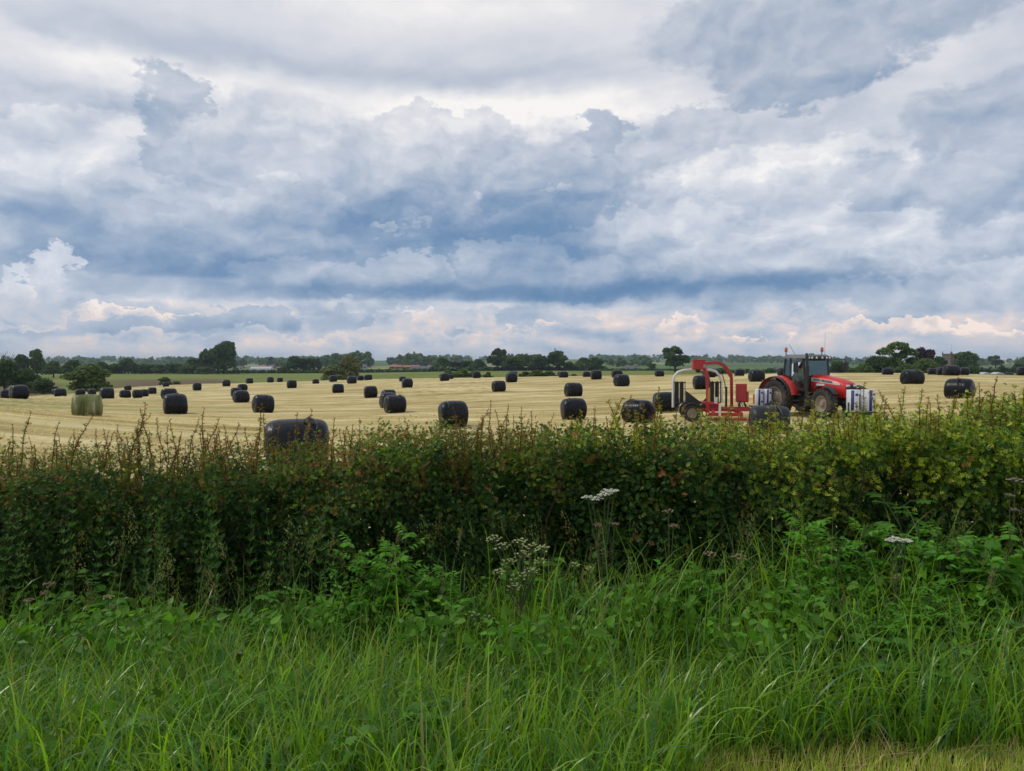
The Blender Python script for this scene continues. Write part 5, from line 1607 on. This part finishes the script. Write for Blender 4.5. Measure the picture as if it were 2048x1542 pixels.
CLV = [cleaver(s) for s in range(7)]
rr = random.Random(9)
for i in range(74):
    px = rr.uniform(-60, 760) if i < 52 else rr.uniform(760, 2000)
    y = rr.uniform(4.95, 5.28); x = (px - 1024) / F * y; zb_ = float(Tz(x, y)); top = rr.uniform(985, 1130) if px < 760 else rr.uniform(1020, 1140)
    h = EYE - (top - 725) / F * y - zb_
    o = empty('cleavers', (x, y, zb_), rr.uniform(0, 6.28)); o.scale = (1, 1, h)
    tag(o, 'thin upright cleavers stem with whorls of narrow leaves climbing the dark hedge face', 'wild plant', 'cleavers stems in front of the hedge')
    a, b_ = CLV[i % 7]; link(bpy.data.objects.new('stem', a), o); link(bpy.data.objects.new('leaf_whorls', b_), o)['kind'] = 'stuff'

# ================================================================== tractor
m_red = weathered('tractor_red', (.62, .022, .020), .32, dirt=(.20, .10, .06), amount=.35, scale=2.2)
m_redw = weathered('machine_red', (.42, .022, .022), .42, dirt=(.18, .09, .06), amount=.5, scale=3)
m_blk = weathered('black_paint', (.022, .022, .024), .5, dirt=(.08, .065, .045), amount=.45, scale=4)
m_plas = mat('dark_plastic', (.018, .018, .02), .5)
m_roof = weathered('cab_roof_grey', (.13, .135, .14), .5, dirt=(.22, .2, .16), amount=.5)
m_tyre = weathered('tyre_rubber', (.024, .023, .022), .8, dirt=(.15, .115, .07), amount=.75, scale=2.0)
m_rim = weathered('rim_paint', (.30, .25, .19), .6, dirt=(.12, .085, .05), amount=.8, scale=5)
m_wht = weathered('white_paint', (.70, .69, .66), .5, dirt=(.3, .25, .18), amount=.35, scale=4)
m_steel = weathered('bare_steel', (.30, .30, .30), .4, .7, amount=.5)
m_orange = mat('amber_lens', (.55, .13, .03), .25)
m_lamp = mat('lamp_glass', (.72, .74, .75), .15)
m_cloth = mat('seat_cloth', (.05, .055, .06), .9)
m_txt = mat('decal_black', (.02, .02, .022), .5)
m_blue = mat('print_blue', (.03, .05, .22), .45)
m_glass = bpy.data.materials.new('cab_glass'); m_glass.use_nodes = True; t = m_glass.node_tree
t.nodes.remove(t.nodes['Principled BSDF'])
tr = t.nodes.new('ShaderNodeBsdfTransparent'); tr.inputs[0].default_value = (.66, .85, .83, 1)
gl = t.nodes.new('ShaderNodeBsdfGlossy'); gl.inputs['Roughness'].default_value = .04; gl.inputs['Color'].default_value = (.9, 1, 1, 1)
fr = t.nodes.new('ShaderNodeFresnel'); fr.inputs[0].default_value = 1.5
mx = t.nodes.new('ShaderNodeMixShader'); t.links.new((S(t, fr.outputs[0]) * .9 + .05).s, mx.inputs[0])
t.links.new(tr.outputs[0], mx.inputs[1]); t.links.new(gl.outputs[0], mx.inputs[2]); t.links.new(mx.outputs[0], t.nodes['Material Output'].inputs[0])


def wheel(parent, c, R, w, rim, side, lugs=20, name='wheel'):
    """tractor wheel, axle along y; side = -1 for the outer face towards -y"""
    hub = empty(name, c, 0, parent)
    k = w / 2; mb = MB()
    mb.lathe([(-k * .72, rim), (-k * .95, rim + (R - rim) * .35), (-k, rim + (R - rim) * .62), (-k * .86, R * .945), (-k * .4, R * .965), (0, R * .972), (k * .4, R * .965), (k * .86, R * .945), (k, rim + (R - rim) * .62), (k * .95, rim + (R - rim) * .35), (k * .72, rim)], 'y', n=48)
    for i in range(lugs):
        for s_ in (-1, 1):
            a = 6.283 * (i + (.5 if s_ > 0 else 0)) / lugs
            P = []
            for tt, da in ((.02, 0), (.45, -.10), (.98, -.24)):
                aa = a + da * 1.4
                for dr, dw in ((R * .93, -.035), (R, -.024), (R, .024), (R * .93, .035)):
                    r_ = dr - (.02 * R if tt > .9 else 0); a2 = aa + dw / R * 1.1
                    P.append((r_ * math.cos(a2), s_ * k * tt, r_ * math.sin(a2)))
            mb.loft([P[0:4], P[4:8], P[8:12]], smooth=False)
    mb.build('tyre', m_tyre, hub)
    mb = MB(); q = side
    mb.lathe([(q * k * .78, rim * 1.02), (q * k * .80, rim * .97), (q * k * .62, rim * .93), (q * k * .30, rim * .86), (q * k * .22, rim * .60), (q * k * .34, rim * .52), (q * k * .34, .02)], 'y', n=36)
    mb.lathe([(-q * k * .78, rim * 1.02), (-q * k * .5, rim * .9), (q * k * .2, rim * .86)], 'y', n=36)
    mb.build('rim', m_rim, hub)
    mb = MB()
    mb.lathe([(q * k * .30, rim * .34), (q * k * .62, rim * .30), (q * k * .66, rim * .2), (q * k * .66, .001)], 'y', n=20)
    for i in range(8):
        a = i * math.pi / 4; mb.cyl((math.cos(a) * rim * .44, q * k * .30, math.sin(a) * rim * .44), (math.cos(a) * rim * .44, q * k * .44, math.sin(a) * rim * .44), .022, 6)
    mb.build('hub', m_rim, hub)
    return hub


TYAW = math.radians(-65)
TX, TY = 13.67, 36.0
TR = empty('tractor', (TX, TY, float(Tz(TX, TY)) - .02), TYAW)
TR.scale = (1.02, 1.02, 1.02)
tag(TR, 'muddy red farm tractor with dark glazed cab, white striped bonnet and amber beacons', 'tractor')
RW, FW, WB = .86, .68, 2.72
for sd in (-1, 1):
    wheel(TR, (0, sd * .98, RW), RW, .54, .49, sd, 20)
    fw = wheel(TR, (WB, sd * .95, FW), FW, .44, .36, sd, 17); fw.rotation_euler = (0, 0, math.radians(-9))
# chassis
mb = MB(); mb.box((.35, 0, .85), (1.5, .62, .62)); mb.box((1.9, 0, .82), (1.9, .50, .50)); mb.cyl((0, -.8, RW), (0, .8, RW), .15, 14); mb.box((WB, 0, FW), (.26, 1.5, .2)); mb.box((2.75, 0, .75), (.9, .42, .3))
mb.build('chassis', m_blk, TR, .03)
mb = MB(); mb.box((1.45, -.60, .74), (.75, .40, .50)); mb.box((1.45, .60, .74), (.75, .40, .50)); mb.build('fuel_tank', m_plas, TR, .06)
# bonnet: rounded sections from the cab to the nose
def hood_ring(x, hw, zb_, zt_, cr):
    return [(x, -hw, zb_), (x, -hw * 1.0, zb_ + (zt_ - zb_) * .55), (x, -hw * .96, zt_ - cr), (x, -hw * .80, zt_ - cr * .28), (x, -hw * .4, zt_ + .02), (x, hw * .4, zt_ + .02), (x, hw * .80, zt_ - cr * .28), (x, hw * .96, zt_ - cr), (x, hw, zb_ + (zt_ - zb_) * .55), (x, hw, zb_)]
mb = MB(); mb.loft([hood_ring(1.50, .45, 1.16, 1.94, .16), hood_ring(1.8, .45, 1.14, 1.91, .16), hood_ring(2.3, .45, 1.06, 1.84, .16), hood_ring(2.8, .44, .96, 1.75, .15), hood_ring(3.15, .42, .93, 1.66, .15), hood_ring(3.32, .38, .98, 1.56, .14)])
mb.build('bonnet', m_red, TR)
mb = MB(); mb.box((3.325, 0, 1.30), (.05, .60, .44)); g_ = mb.build('grille', m_plas, TR, .02)
for k in range(5):
    mb = MB(); mb.box((3.36, 0, 1.14 + k * .075), (.03, .54, .022)); mb.build('slat', m_plas, g_)
for sd in (-1, 1):
    mb = MB(); mb.box((3.33, sd * .20, 1.47), (.06, .22, .11)); mb.build('headlight', m_lamp, TR, .02)
    y = sd * .455
    mb = MB()
    up_ = [(1.52, 1.81), (1.9, 1.775), (2.45, 1.70), (2.95, 1.60), (3.10, 1.55)]; lo_ = [(1.52, 1.64), (1.9, 1.61), (2.45, 1.56), (2.95, 1.50), (3.10, 1.50)]
    def yh(x): return sd * (.452 if x < 2.4 else .452 - (x - 2.4) * .035)
    V = [(x, yh(x), z) for x, z in up_] + [(x, yh(x) , z) for x, z in lo_] + [(x, yh(x) - sd * .012, z) for x, z in up_] + [(x, yh(x) - sd * .012, z) for x, z in lo_]
    mb.add(V, [(i, i + 1, i + 6, i + 5) for i in range(4)] + [(i, i + 1, i + 11, i + 10) for i in range(4)] + [(i + 5, i + 6, i + 16, i + 15) for i in range(4)])
    mb.build('bonnet_stripe', m_wht, TR)
    mb = MB(); mb.box((2.05, y + sd * .004, 1.50), (.46, .012, .085)); mb.build('model_badge', m_wht, TR)
    for k in range(5):
        mb = MB(); mb.prism([(1.72 + k * .15, 1.16), (1.78 + k * .15, 1.16), (1.86 + k * .15, 1.37), (1.80 + k * .15, 1.37)], y - .006, y + .006); mb.build('side_vent', m_plas, TR)
# bonnet lettering
for sd in (-1, 1):
    fc = bpy.data.curves.new('lettering', 'FONT'); fc.body = 'MASSEY FERGUSON'; fc.size = .135; fc.extrude = .003; fc.align_x = 'CENTER'; fc.align_y = 'CENTER'; fc.offset = .003
    fc.materials.append(m_txt); tmp = link(bpy.data.objects.new('lettering_curve', fc)); bpy.context.view_layer.update()
    lm = bpy.data.meshes.new_from_object(tmp.evaluated_get(bpy.context.evaluated_depsgraph_get())); bpy.data.objects.remove(tmp)
    fo = link(bpy.data.objects.new('lettering', lm), TR)
    fo.location = (2.18, sd * .459, 1.668); fo.rotation_euler = (math.pi / 2, math.radians(5.5) * (1 if sd < 0 else -1), 0 if sd < 0 else math.pi)
    fo.scale = (.86, 1, 1)
# cab
cabx0, cabx1 = -.62, 1.10
m_floor = m_blk
mb = MB(); mb.box((.85, 0, 1.14), (1.25, 1.3, .14)); mb.box((1.40, 0, 1.5), (.16, .9, .66)); mb.build('cab_floor', m_blk, TR, .02)
PIL = {'a': ((1.46, .72, 1.2), (1.46, .74, 1.75), (1.33, .76, 2.70)), 'b': ((.72, .80, 1.18), (.66, .84, 1.8), (.62, .78, 2.70)), 'c': ((.26, .72, 1.55), (.20, .78, 1.9), (.26, .74, 2.68))}
for sd in (-1, 1):
    for k, pts in PIL.items():
        mb = MB(); P = [(p[0], sd * p[1], p[2]) for p in pts]
        mb.bar(P[0], P[1], .075, .09); mb.bar(P[1], P[2], .07, .085); mb.build('pillar', m_plas, TR, .01)
def pane(name, pts, off=.006):
    """flat-ish glass sheet with real thickness"""
    p = [Vector(q) for q in pts]; nrm = (p[1] - p[0]).cross(p[2] - p[0]).normalized() * off
    mb = MB(); n_ = len(p); mb.add([q + nrm for q in p] + [q - nrm for q in p], [tuple(range(n_)), tuple(range(n_, 2 * n_))[::-1]] + [(i, n_ + i, n_ + (i + 1) % n_, (i + 1) % n_) for i in range(n_)])
    return mb.build(name, m_glass, TR)
pane('windscreen', [(1.47, -.70, 1.70), (1.47, .70, 1.70), (1.35, .72, 2.64), (1.35, -.72, 2.64)])
pane('rear_window', [(.19, -.74, 1.72), (.25, -.70, 2.62), (.25, .70, 2.62), (.19, .74, 1.72)])
for sd in (-1, 1):
    pane('door_glass', [(1.42, sd * .725, 1.35), (1.42, sd * .75, 1.80), (1.31, sd * .765, 2.64), (.66, sd * .785, 2.64), (.70, sd * .84, 1.80), (.74, sd * .81, 1.35)])
    pane('quarter_window', [(.62, sd * .835, 1.86), (.58, sd * .785, 2.64), (.30, sd * .75, 2.62), (.24, sd * .785, 1.92)])
    mb = MB(); mb.bar((1.44, sd * .73, 1.25), (.74, sd * .80, 1.25), .05, .12); mb.build('door_sill', m_plas, TR, .01)
    mb = MB(); mb.box((.84, sd * .85, 1.62), (.16, .03, .04)); mb.build('door_handle', m_steel, TR)
mb = MB()
for x0, x1, hw, z0, z1 in ((.08, 1.50, .84, 2.68, 2.77),): mb.loft([[(x0, -hw * .92, z0), (x1, -hw, z0), (x1 + .04, -hw * .95, z1), (x0 + .04, -hw * .9, z1)], [(x0, hw * .92, z0), (x1, hw, z0), (x1 + .04, hw * .95, z1), (x0 + .04, hw * .9, z1)]], smooth=False)
mb.loft([[(.12, -.74, 2.77), (1.46, -.78, 2.77), (1.34, -.66, 2.86), (.24, -.64, 2.86)], [(.12, .74, 2.77), (1.46, .78, 2.77), (1.34, .66, 2.86), (.24, .64, 2.86)]], smooth=False)
rf = mb.build('roof', m_roof, TR, .03)
mb = MB(); mb.box((1.525, 0, 2.705), (.07, 1.58, .15)); vz = mb.build('roof_visor', m_plas, rf, .02)
for yy in (-.64, -.46, -.18, .18, .46, .64):
    mb = MB(); mb.lathe([(1.555, .055), (1.585, .052), (1.592, .036), (1.594, .001)], 'x', (0, yy, 2.71), 12); mb.build('work_light', m_lamp, rf)
mb = MB(); mb.lathe([(2.85, .13), (2.89, .13), (2.92, .10), (2.925, .001)], 'z', (1.0, .1, 0), 14); mb.build('roof_hatch_vent', weathered('vent_green', (.10, .16, .14), .5), rf)
for bx, by in ((.20, -.66), (1.25, .50)):
    mb = MB(); mb.cyl((bx, by, 2.80), (bx, by, 3.02), .022, 8); mb.cyl((bx, by, 3.0), (bx, by, 3.04), .07, 12); bc = mb.build('beacon', m_plas, TR)
    mb = MB(); mb.lathe([(3.04, .068), (3.15, .070), (3.19, .055), (3.205, .001)], 'z', (bx, by, 0), 14); mb.build('lens', m_orange, bc)
mb = MB(); mb.tube([(.55, -.45, 2.84), (.42, -.68, 3.34)], [.011, .006], 6); mb.build('aerial', m_plas, TR)
mb = MB(); mb.tube([(1.30, .62, 2.82), (1.30, .64, 3.95)], [.006, .003], 6); mb.build('aerial', m_plas, TR)
# exhaust stack in front of the near door pillar
mb = MB(); mb.tube([(1.56, -.74, .95), (1.56, -.74, 2.30)], .085, 14); mb.tube([(1.56, -.74, 2.28), (1.56, -.74, 2.74), (1.50, -.74, 2.90)], .058, 12); mb.build('exhaust_stack', m_blk, TR)
for sd in (-1, 1):
    mb = MB(); mb.tube([(1.38, sd * .78, 2.58), (1.50, sd * (1.0 + .25 * (sd > 0)), 2.66), (1.48, sd * (1.3 + .42 * (sd > 0)), 2.66), (1.48, sd * (1.34 + .46 * (sd > 0)), 2.5)], .02, 7); ma = mb.build('mirror_arm', m_plas, TR)
    mb = MB(); mb.box((1.48, sd * (1.36 + .46 * (sd > 0)), 2.28), (.09, .25, .46)); mb.build('mirror_head', m_plas, ma, .03)
# rear wings: a red arched sheet with a black lip
for sd in (-1, 1):
    mb = MB(); Rf = RW + .12; ring = []
    A = np.linspace(math.radians(8), math.radians(158), 16)
    for a in A:
        rr_ = Rf + (.10 * max(0, math.cos(a))) ; c_, s_ = math.cos(a), math.sin(a)
        ring.append([(rr_ * c_, sd * .64, RW + rr_ * s_), ((rr_ + .03) * c_, sd * .64, RW + (rr_ + .03) * s_), ((rr_ + .035) * c_, sd * .98, RW + (rr_ + .035) * s_), ((rr_ + .0) * c_, sd * 1.22, RW + (rr_ + .0) * s_), ((rr_ - .03) * c_, sd * 1.22, RW + (rr_ - .03) * s_)])
    mb.loft(ring); wg = mb.build('rear_wing', m_red, TR)
    mb = MB(); mb.loft([[((Rf + .10 * max(0, math.cos(a)) + d) * math.cos(a), sd * w_, RW + (Rf + .10 * max(0, math.cos(a)) + d) * math.sin(a)) for w_, d in ((1.215, .012), (1.32, -.025), (1.32, -.05), (1.215, -.045))] for a in A]); mb.build('wing_lip', m_plas, wg)
    mb = MB(); mb.prism([(.55, 1.16), (1.10, 1.12), (1.02, 1.30), (.72, 1.55), (.40, 1.80), (-.50, 1.80), (-.35, 1.55)], sd * .62, sd * .66); mb.build('inner_panel', m_plas, TR)
    mb = MB(); mb.box((-.82, sd * 1.0, 1.60), (.06, .26, .10)); mb.build('tail_light', m_orange, TR, .02)
    mb = MB(); A2 = np.linspace(math.radians(35), math.radians(120), 9)
    mb.loft([[(WB + (FW + .09) * math.cos(a), sd * .80, FW + (FW + .09) * math.sin(a)), (WB + (FW + .12) * math.cos(a), sd * .80, FW + (FW + .12) * math.sin(a)), (WB + (FW + .12) * math.cos(a), sd * 1.14, FW + (FW + .12) * math.sin(a)), (WB + (FW + .09) * math.cos(a), sd * 1.14, FW + (FW + .09) * math.sin(a))] for a in A2]); mb.build('front_mudguard', m_plas, TR)
    for k in range(3):
        mb = MB(); mb.box((1.22 - .03 * k, sd * (.86 + .05 * k), 1.02 - k * .26), (.42, .24, .04)); mb.build('step', m_blk, TR)
# inside the cab
mb = MB(); mb.box((.66, 0, 1.52), (.50, .54, .14)); mb.box((.44, 0, 1.88), (.14, .50, .66), Matrix.Rotation(-.12, 3, 'Y')); mb.box((.38, 0, 2.28), (.09, .28, .18)); mb.box((.66, 0, 1.32), (.4, .4, .3)); mb.build('driver_seat', m_cloth, TR, .05)
mb = MB(); mb.tube([(1.34, 0, 1.45), (1.10, 0, 1.86)], .045, 8)
q = [Vector((1.08 + .20 * math.cos(a) * .55, .20 * math.sin(a), 1.88 + .20 * math.cos(a) * .8)) for a in np.linspace(0, 6.283, 25)]
mb.tube(q, .016, 6, False); mb.bar(q[0], q[12], .02); mb.bar(q[6], q[18], .02); mb.build('steering_wheel', m_plas, TR)
mb = MB(); mb.box((1.30, 0, 1.70), (.20, .50, .24)); mb.build('dashboard', m_plas, TR, .04)
# front linkage and roll carrier
mb = MB(); mb.box((3.40, 0, .62), (.32, .7, .36)); mb.bar((3.4, -.3, .55), (3.60, -.34, .36), .10); mb.bar((3.4, .3, .55), (3.60, .34, .36), .10)
mb.box((3.80, 0, .34), (.64, 1.46, .07))
for yy in (-.72, .72): mb.bar((3.80, yy, .34), (3.80, yy, .80), .045)
mb.bar((3.50, -.72, .78), (3.50, .72, .78), .035)
mb.box((3.78, 0, .20), (.5, .9, .18)); mb.build('front_carrier', m_blk, TR, .015)
mb = MB(); mb.bar((-.45, -.3, .55), (-1.05, -.42, .50), .08); mb.bar((-.45, .3, .55), (-1.05, .42, .50), .08); mb.box((-.72, 0, .52), (.5, .2, .14)); mb.tube([(-.55, -.2, .95), (-1.05, -.30, 1.05)], .03, 6); mb.build('rear_linkage', m_blk, TR, .01)

# --- film rolls standing on the carriers
m_film = mat('white_film_wrapper', (.74, .75, .78), .35)
def film_roll(x, y, z, label, par_yaw, r=.17, h=.80):
    o = empty('film_roll', (x, y, z), par_yaw); tag(o, label, 'film roll', 'rolls of wrapping film carried on the tractor')
    mb = MB(); mb.lathe([(0, .06), (0, r * .97), (.012, r), (h - .012, r), (h, r * .97), (h, .06)], 'z', n=28); mb.build('wrapper', m_film, o)
    mb = MB(); mb.lathe([(-.01, .055), (-.01, .035), (h + .015, .035), (h + .015, .055)], 'z', n=14, closed=True); mb.build('core', weathered('card_tube', (.35, .25, .15), .8), o)
    for a0, a1, z0, z1 in ((-2.2, -1.75, .02, h - .02), (-.95, -.62, .10, h - .18)):
        mb = MB(); A = np.linspace(a0, a1, 7)
        mb.loft([[(math.cos(a) * (r - .004), math.sin(a) * (r - .004), z0), (math.cos(a) * (r + .003), math.sin(a) * (r + .003), z0), (math.cos(a) * (r + .003), math.sin(a) * (r + .003), z1), (math.cos(a) * (r - .004), math.sin(a) * (r - .004), z1)] for a in A]); mb.build('blue_band', m_blue, o)
    for ac, zc in ((-1.35, h * .78), (-.35, h * .74), (-1.35, h * .25)):
        mb = MB(); n_ = 14; ring_o = [(ac + .28 * math.cos(b), zc + .055 * math.sin(b)) for b in np.linspace(0, 2 * math.pi, n_, endpoint=False)]
        mb.add([(math.cos(a) * (r + .004), math.sin(a) * (r + .004), z_) for a, z_ in ring_o], [tuple(range(n_))]); mb.build('blue_emblem', m_blue, o)
    return o
def tw(x, y, z): return Matrix.Translation(TR.location) @ Matrix.Rotation(TYAW, 4, 'Z') @ (Vector((x, y, z)) * 1.02)
for (lx, ly), lab in (((3.78, -.40), 'left one of two fat white and blue film rolls on the tractor front carrier'), ((3.84, .42), 'right one of two fat white and blue film rolls on the tractor front carrier')):
    p = tw(lx, ly, .385); film_roll(p.x, p.y, p.z, lab, TYAW + (1.0 if ly < 0 else 1.5), .285, .96)

# ================================================================== bale wrapper behind it
WYAW = math.radians(-8)
WX_, WY_ = 9.15, 35.0
WR = empty('bale_wrapper', (WX_, WY_, float(Tz(WX_, WY_))), WYAW)
tag(WR, 'red trailed bale wrapper with arched red frame, white film arm and black film dispensers', 'bale wrapper')
def wbar(name, pts, w, m=None, bev=.012, h=None):
    mb = MB()
    for a, b_ in zip(pts[:-1], pts[1:]): mb.bar(a, b_, w, h or w)
    return mb.build(name, m or m_redw, WR, bev)
wbar('near_leg', [(.03, -.75, .42), (.0, -.75, 2.02), (-.16, -.62, 2.62)], .135, h=.15)
wbar('far_leg', [(1.33, .75, .42), (1.30, .75, 2.06), (.92, .55, 2.60), (.55, .35, 2.74)], .135, h=.15)
wbar('top_beam', [(-.20, -.62, 2.68), (.60, .38, 2.73)], .14, h=.15)
mb = MB(); mb.box((-.38, -.52, 2.62), (.56, .62, .40)); mb.box((-.38, -.52, 2.84), (.60, .66, .06)); mb.build('drive_housing', m_redw, WR, .04)
mb = MB(); mb.box((-.15, -.86, 2.56), (.10, .05, .17)); mb.cyl((.35, .05, 2.80), (.35, .05, 2.93), .03, 8); mb.box((.35, .05, 2.86), (.10, .10, .08)); mb.build('sensor_bracket', m_steel, WR)
arm = [(-1.52, -.35, .62), (-1.52, -.35, 1.85), (-1.46, -.34, 2.10), (-1.30, -.31, 2.28), (-1.05, -.26, 2.37), (-.4, -.12, 2.40), (.25, .02, 2.38), (.50, .08, 2.30), (.66, .12, 2.10), (.74, .14, 1.85), (.78, .15, .85)]
mb = MB(); mb.tube(arm, .062, 10); mb.build('wrapping_arm', m_wht, WR)
mb = MB(); mb.cyl((-.38, -.30, 2.30), (-.38, -.42, 2.58), .11, 14); mb.build('arm_pivot', m_blk, WR)
for sx, y0 in ((-1, -.35), (1, .15)):
    x0 = -1.38 if sx < 0 else .30
    d = MB(); d.box((x0 + .17, y0, .84), (.52, .34, .05)); d.box((x0 + .17, y0, 1.80), (.52, .30, .05)); d.bar((x0 - .06, y0 - .1, .84), (x0 - .06, y0 - .1, 1.86), .04); d.bar((x0 + .40, y0 - .1, .84), (x0 + .40, y0 - .1, 1.86), .035)
    db = d.build('film_dispenser', m_wht if False else m_blk, WR, .008)
    for dx in (.04, .26):
        mb = MB(); mb.cyl((x0 + dx, y0, .87), (x0 + dx, y0, 1.77), .085, 14); mb.cyl((x0 + dx, y0, 1.77), (x0 + dx, y0, 1.86), .03, 8); mb.build('roller', m_plas, db)
    mb = MB(); mb.bar((x0 + .15, y0 - .13, .9), (x0 + .15, y0 - .13, 1.84), .025); mb.build('guide_rod', m_steel, db)
mb = MB(); mb.prism([(-.95, 1.42), (-.95, .70), (-.05, .58), (.03, .66)], -.50, -.42); mb.build('side_plate', m_plas, WR)
mb = MB(); mb.prism([(.42, 1.40), (.42, .74), (-.20, .68), (-.22, .74)], .30, .38); mb.build('side_plate', m_plas, WR)
mb = MB()
for y_ in (-.55, .55): mb.bar((-1.0, y_, .52), (2.1, y_ * .6, .55), .13, .17)
for x_ in (-.95, .0, 1.3): mb.bar((x_, -.8, .50), (x_, .8, .50), .13, .15)
mb.build('chassis', m_redw, WR, .015)
mb = MB(); mb.bar((2.0, 0, .55), (3.25, -.20, .58), .15, .13); mb.cyl((3.2, -.2, .52), (3.3, -.2, .66), .09, 10); mb.build('drawbar', m_blk, WR, .01)
for k, (yy, x0) in enumerate(((-.30, -.35), (.30, -.30))):
    mb = MB(); mb.cyl((x0 - .35, yy, .78), (x0 + .95, yy, .78), .12, 14); mb.build('table_roller', m_redw, WR)
mb = MB(); mb.bar((-.1, -1.05, .36), (1.55, -1.12, .36), .12, .16); mb.bar((.25, -.75, .5), (.30, -1.1, .36), .12); mb.bar((1.5, -1.1, .38), (1.4, -.6, .5), .12); mb.build('lift_arm', m_redw, WR, .012)
mb = MB(); mb.cyl((.1, -1.2, .16), (1.7, -1.25, .16), .075, 12); mb.build('lift_roller', m_redw, WR)
mb = MB(); mb.box((.52, -1.14, .55), (.10, .05, .62)); mb.build('marker_post', m_wht, WR, .005)
mb = MB(); mb.box((.42, -.62, .98), (.13, .04, .30), Matrix.Rotation(.15, 3, 'Y')); mb.build('number_plate', m_wht, WR)
mb = MB(); mb.box((.06, -.845, 1.22), (.12, .015, .62)); mb.build('warning_strip', mat('amber_strip', (.55, .22, .05), .5), WR)
mb = MB(); mb.box((1.66, .1, 1.30), (.46, .40, .86)); cb_ = mb.build('control_cabinet', m_redw, WR, .02)
mb = MB(); mb.box((1.92, .02, 1.12), (.10, .34, .50)); mb.build('side_box', m_redw, cb_, .02)
mb = MB(); mb.box((1.66, -.112, 1.30), (.36, .02, .72)); mb.build('cabinet_door', m_redw, cb_, .008)
mb = MB(); mb.bar((1.60, .1, .9), (1.55, .1, .52), .08); mb.bar((1.80, .1, .9), (1.9, .1, .54), .06); mb.build('cabinet_stand', m_blk, WR)
mb = MB()
for k in range(5): mb.tube([(1.45 + .07 * k, -.12, .92), (1.5 + .1 * k, -.3 - .03 * k, .62), (1.9 + .1 * k, -.22, .56), (2.8, -.18 + .04 * k, .70 + .03 * k), (3.4, -.1, .95)], .016, 6)
mb.tube([(.55, .1, 2.38), (.85, .3, 2.1), (.98, .4, 1.7), (1.02, .42, 1.35)], .013, 5)
mb.tube([(.45, .1, 2.40), (.80, .28, 2.2), (.92, .36, 1.75), (.95, .38, 1.5)], .013, 5); mb.build('hoses', m_plas, WR)
mb = MB(); mb.box((1.02, .42, 1.06), (.10, .10, 1.05)); mb.build('film_cutter_post', m_blk, WR, .01)
wn_ = wheel(WR, (-.72, -1.08, .40), .40, .27, .22, -1, 16); wf_ = wheel(WR, (-.72, 1.08, .40), .40, .27, .22, 1, 16)
for sd in (-1, 1):
    mb = MB(); A2 = np.linspace(math.radians(-5), math.radians(185), 13)
    mb.loft([[(-.72 + r_ * math.cos(a), sd * y_, .40 + r_ * math.sin(a)) for r_, y_ in ((.46, .92), (.48, .92), (.48, 1.25), (.46, 1.25))] for a in A2]); mb.build('mudguard', m_plas, WR)
mb = MB(); mb.cyl((-.72, -.95, .40), (-.72, .95, .40), .06, 10); mb.build('axle', m_blk, WR)
def ww(x, y, z): return Matrix.Translation(WR.location) @ Matrix.Rotation(WYAW, 4, 'Z') @ Vector((x, y, z))
mb = MB(); mb.box((2.70, 1.05, .62), (.95, .6, .06)); mb.bar((2.2, .0, .56), (2.35, 1.0, .60), .06); mb.bar((2.95, .0, .56), (2.9, 1.0, .60), .06); mb.build('roll_rack', m_blk, WR)
mb = MB(); mb.box((2.20, -.12, 1.02), (.075, .03, .46)); mb.build('amber_marker', m_orange, WR)
for (lx, ly), lab in (((2.66, 1.05), 'white and blue film roll behind the tractor rear wheel, nearer the red cabinet'), ((3.05, 1.05), 'white and blue film roll partly hidden by the tractor rear wheel')):
    p = ww(lx, ly, .655); film_roll(p.x, p.y, p.z, lab, WYAW + .25, .20, .80)
HAZE_DENSITY = 0.00014

# ================================================================== air between here and the hills
m_hz = bpy.data.materials.new('haze_air'); m_hz.use_nodes = True; t = m_hz.node_tree
t.nodes.remove(t.nodes['Principled BSDF'])
pv = t.nodes.new('ShaderNodeVolumePrincipled')
pv.inputs['Color'].default_value = (.70, .86, 1.0, 1); pv.inputs['Density'].default_value = HAZE_DENSITY
pv.inputs['Anisotropy'].default_value = 0.0
t.links.new(pv.outputs[0], t.nodes['Material Output'].inputs['Volume'])
mb = MB(); mb.box((0, 2950, 12), (13000, 6400, 70))
hz = mb.build('haze', m_hz); tag(hz, 'thin blue air over the fields', None, None, 'stuff')
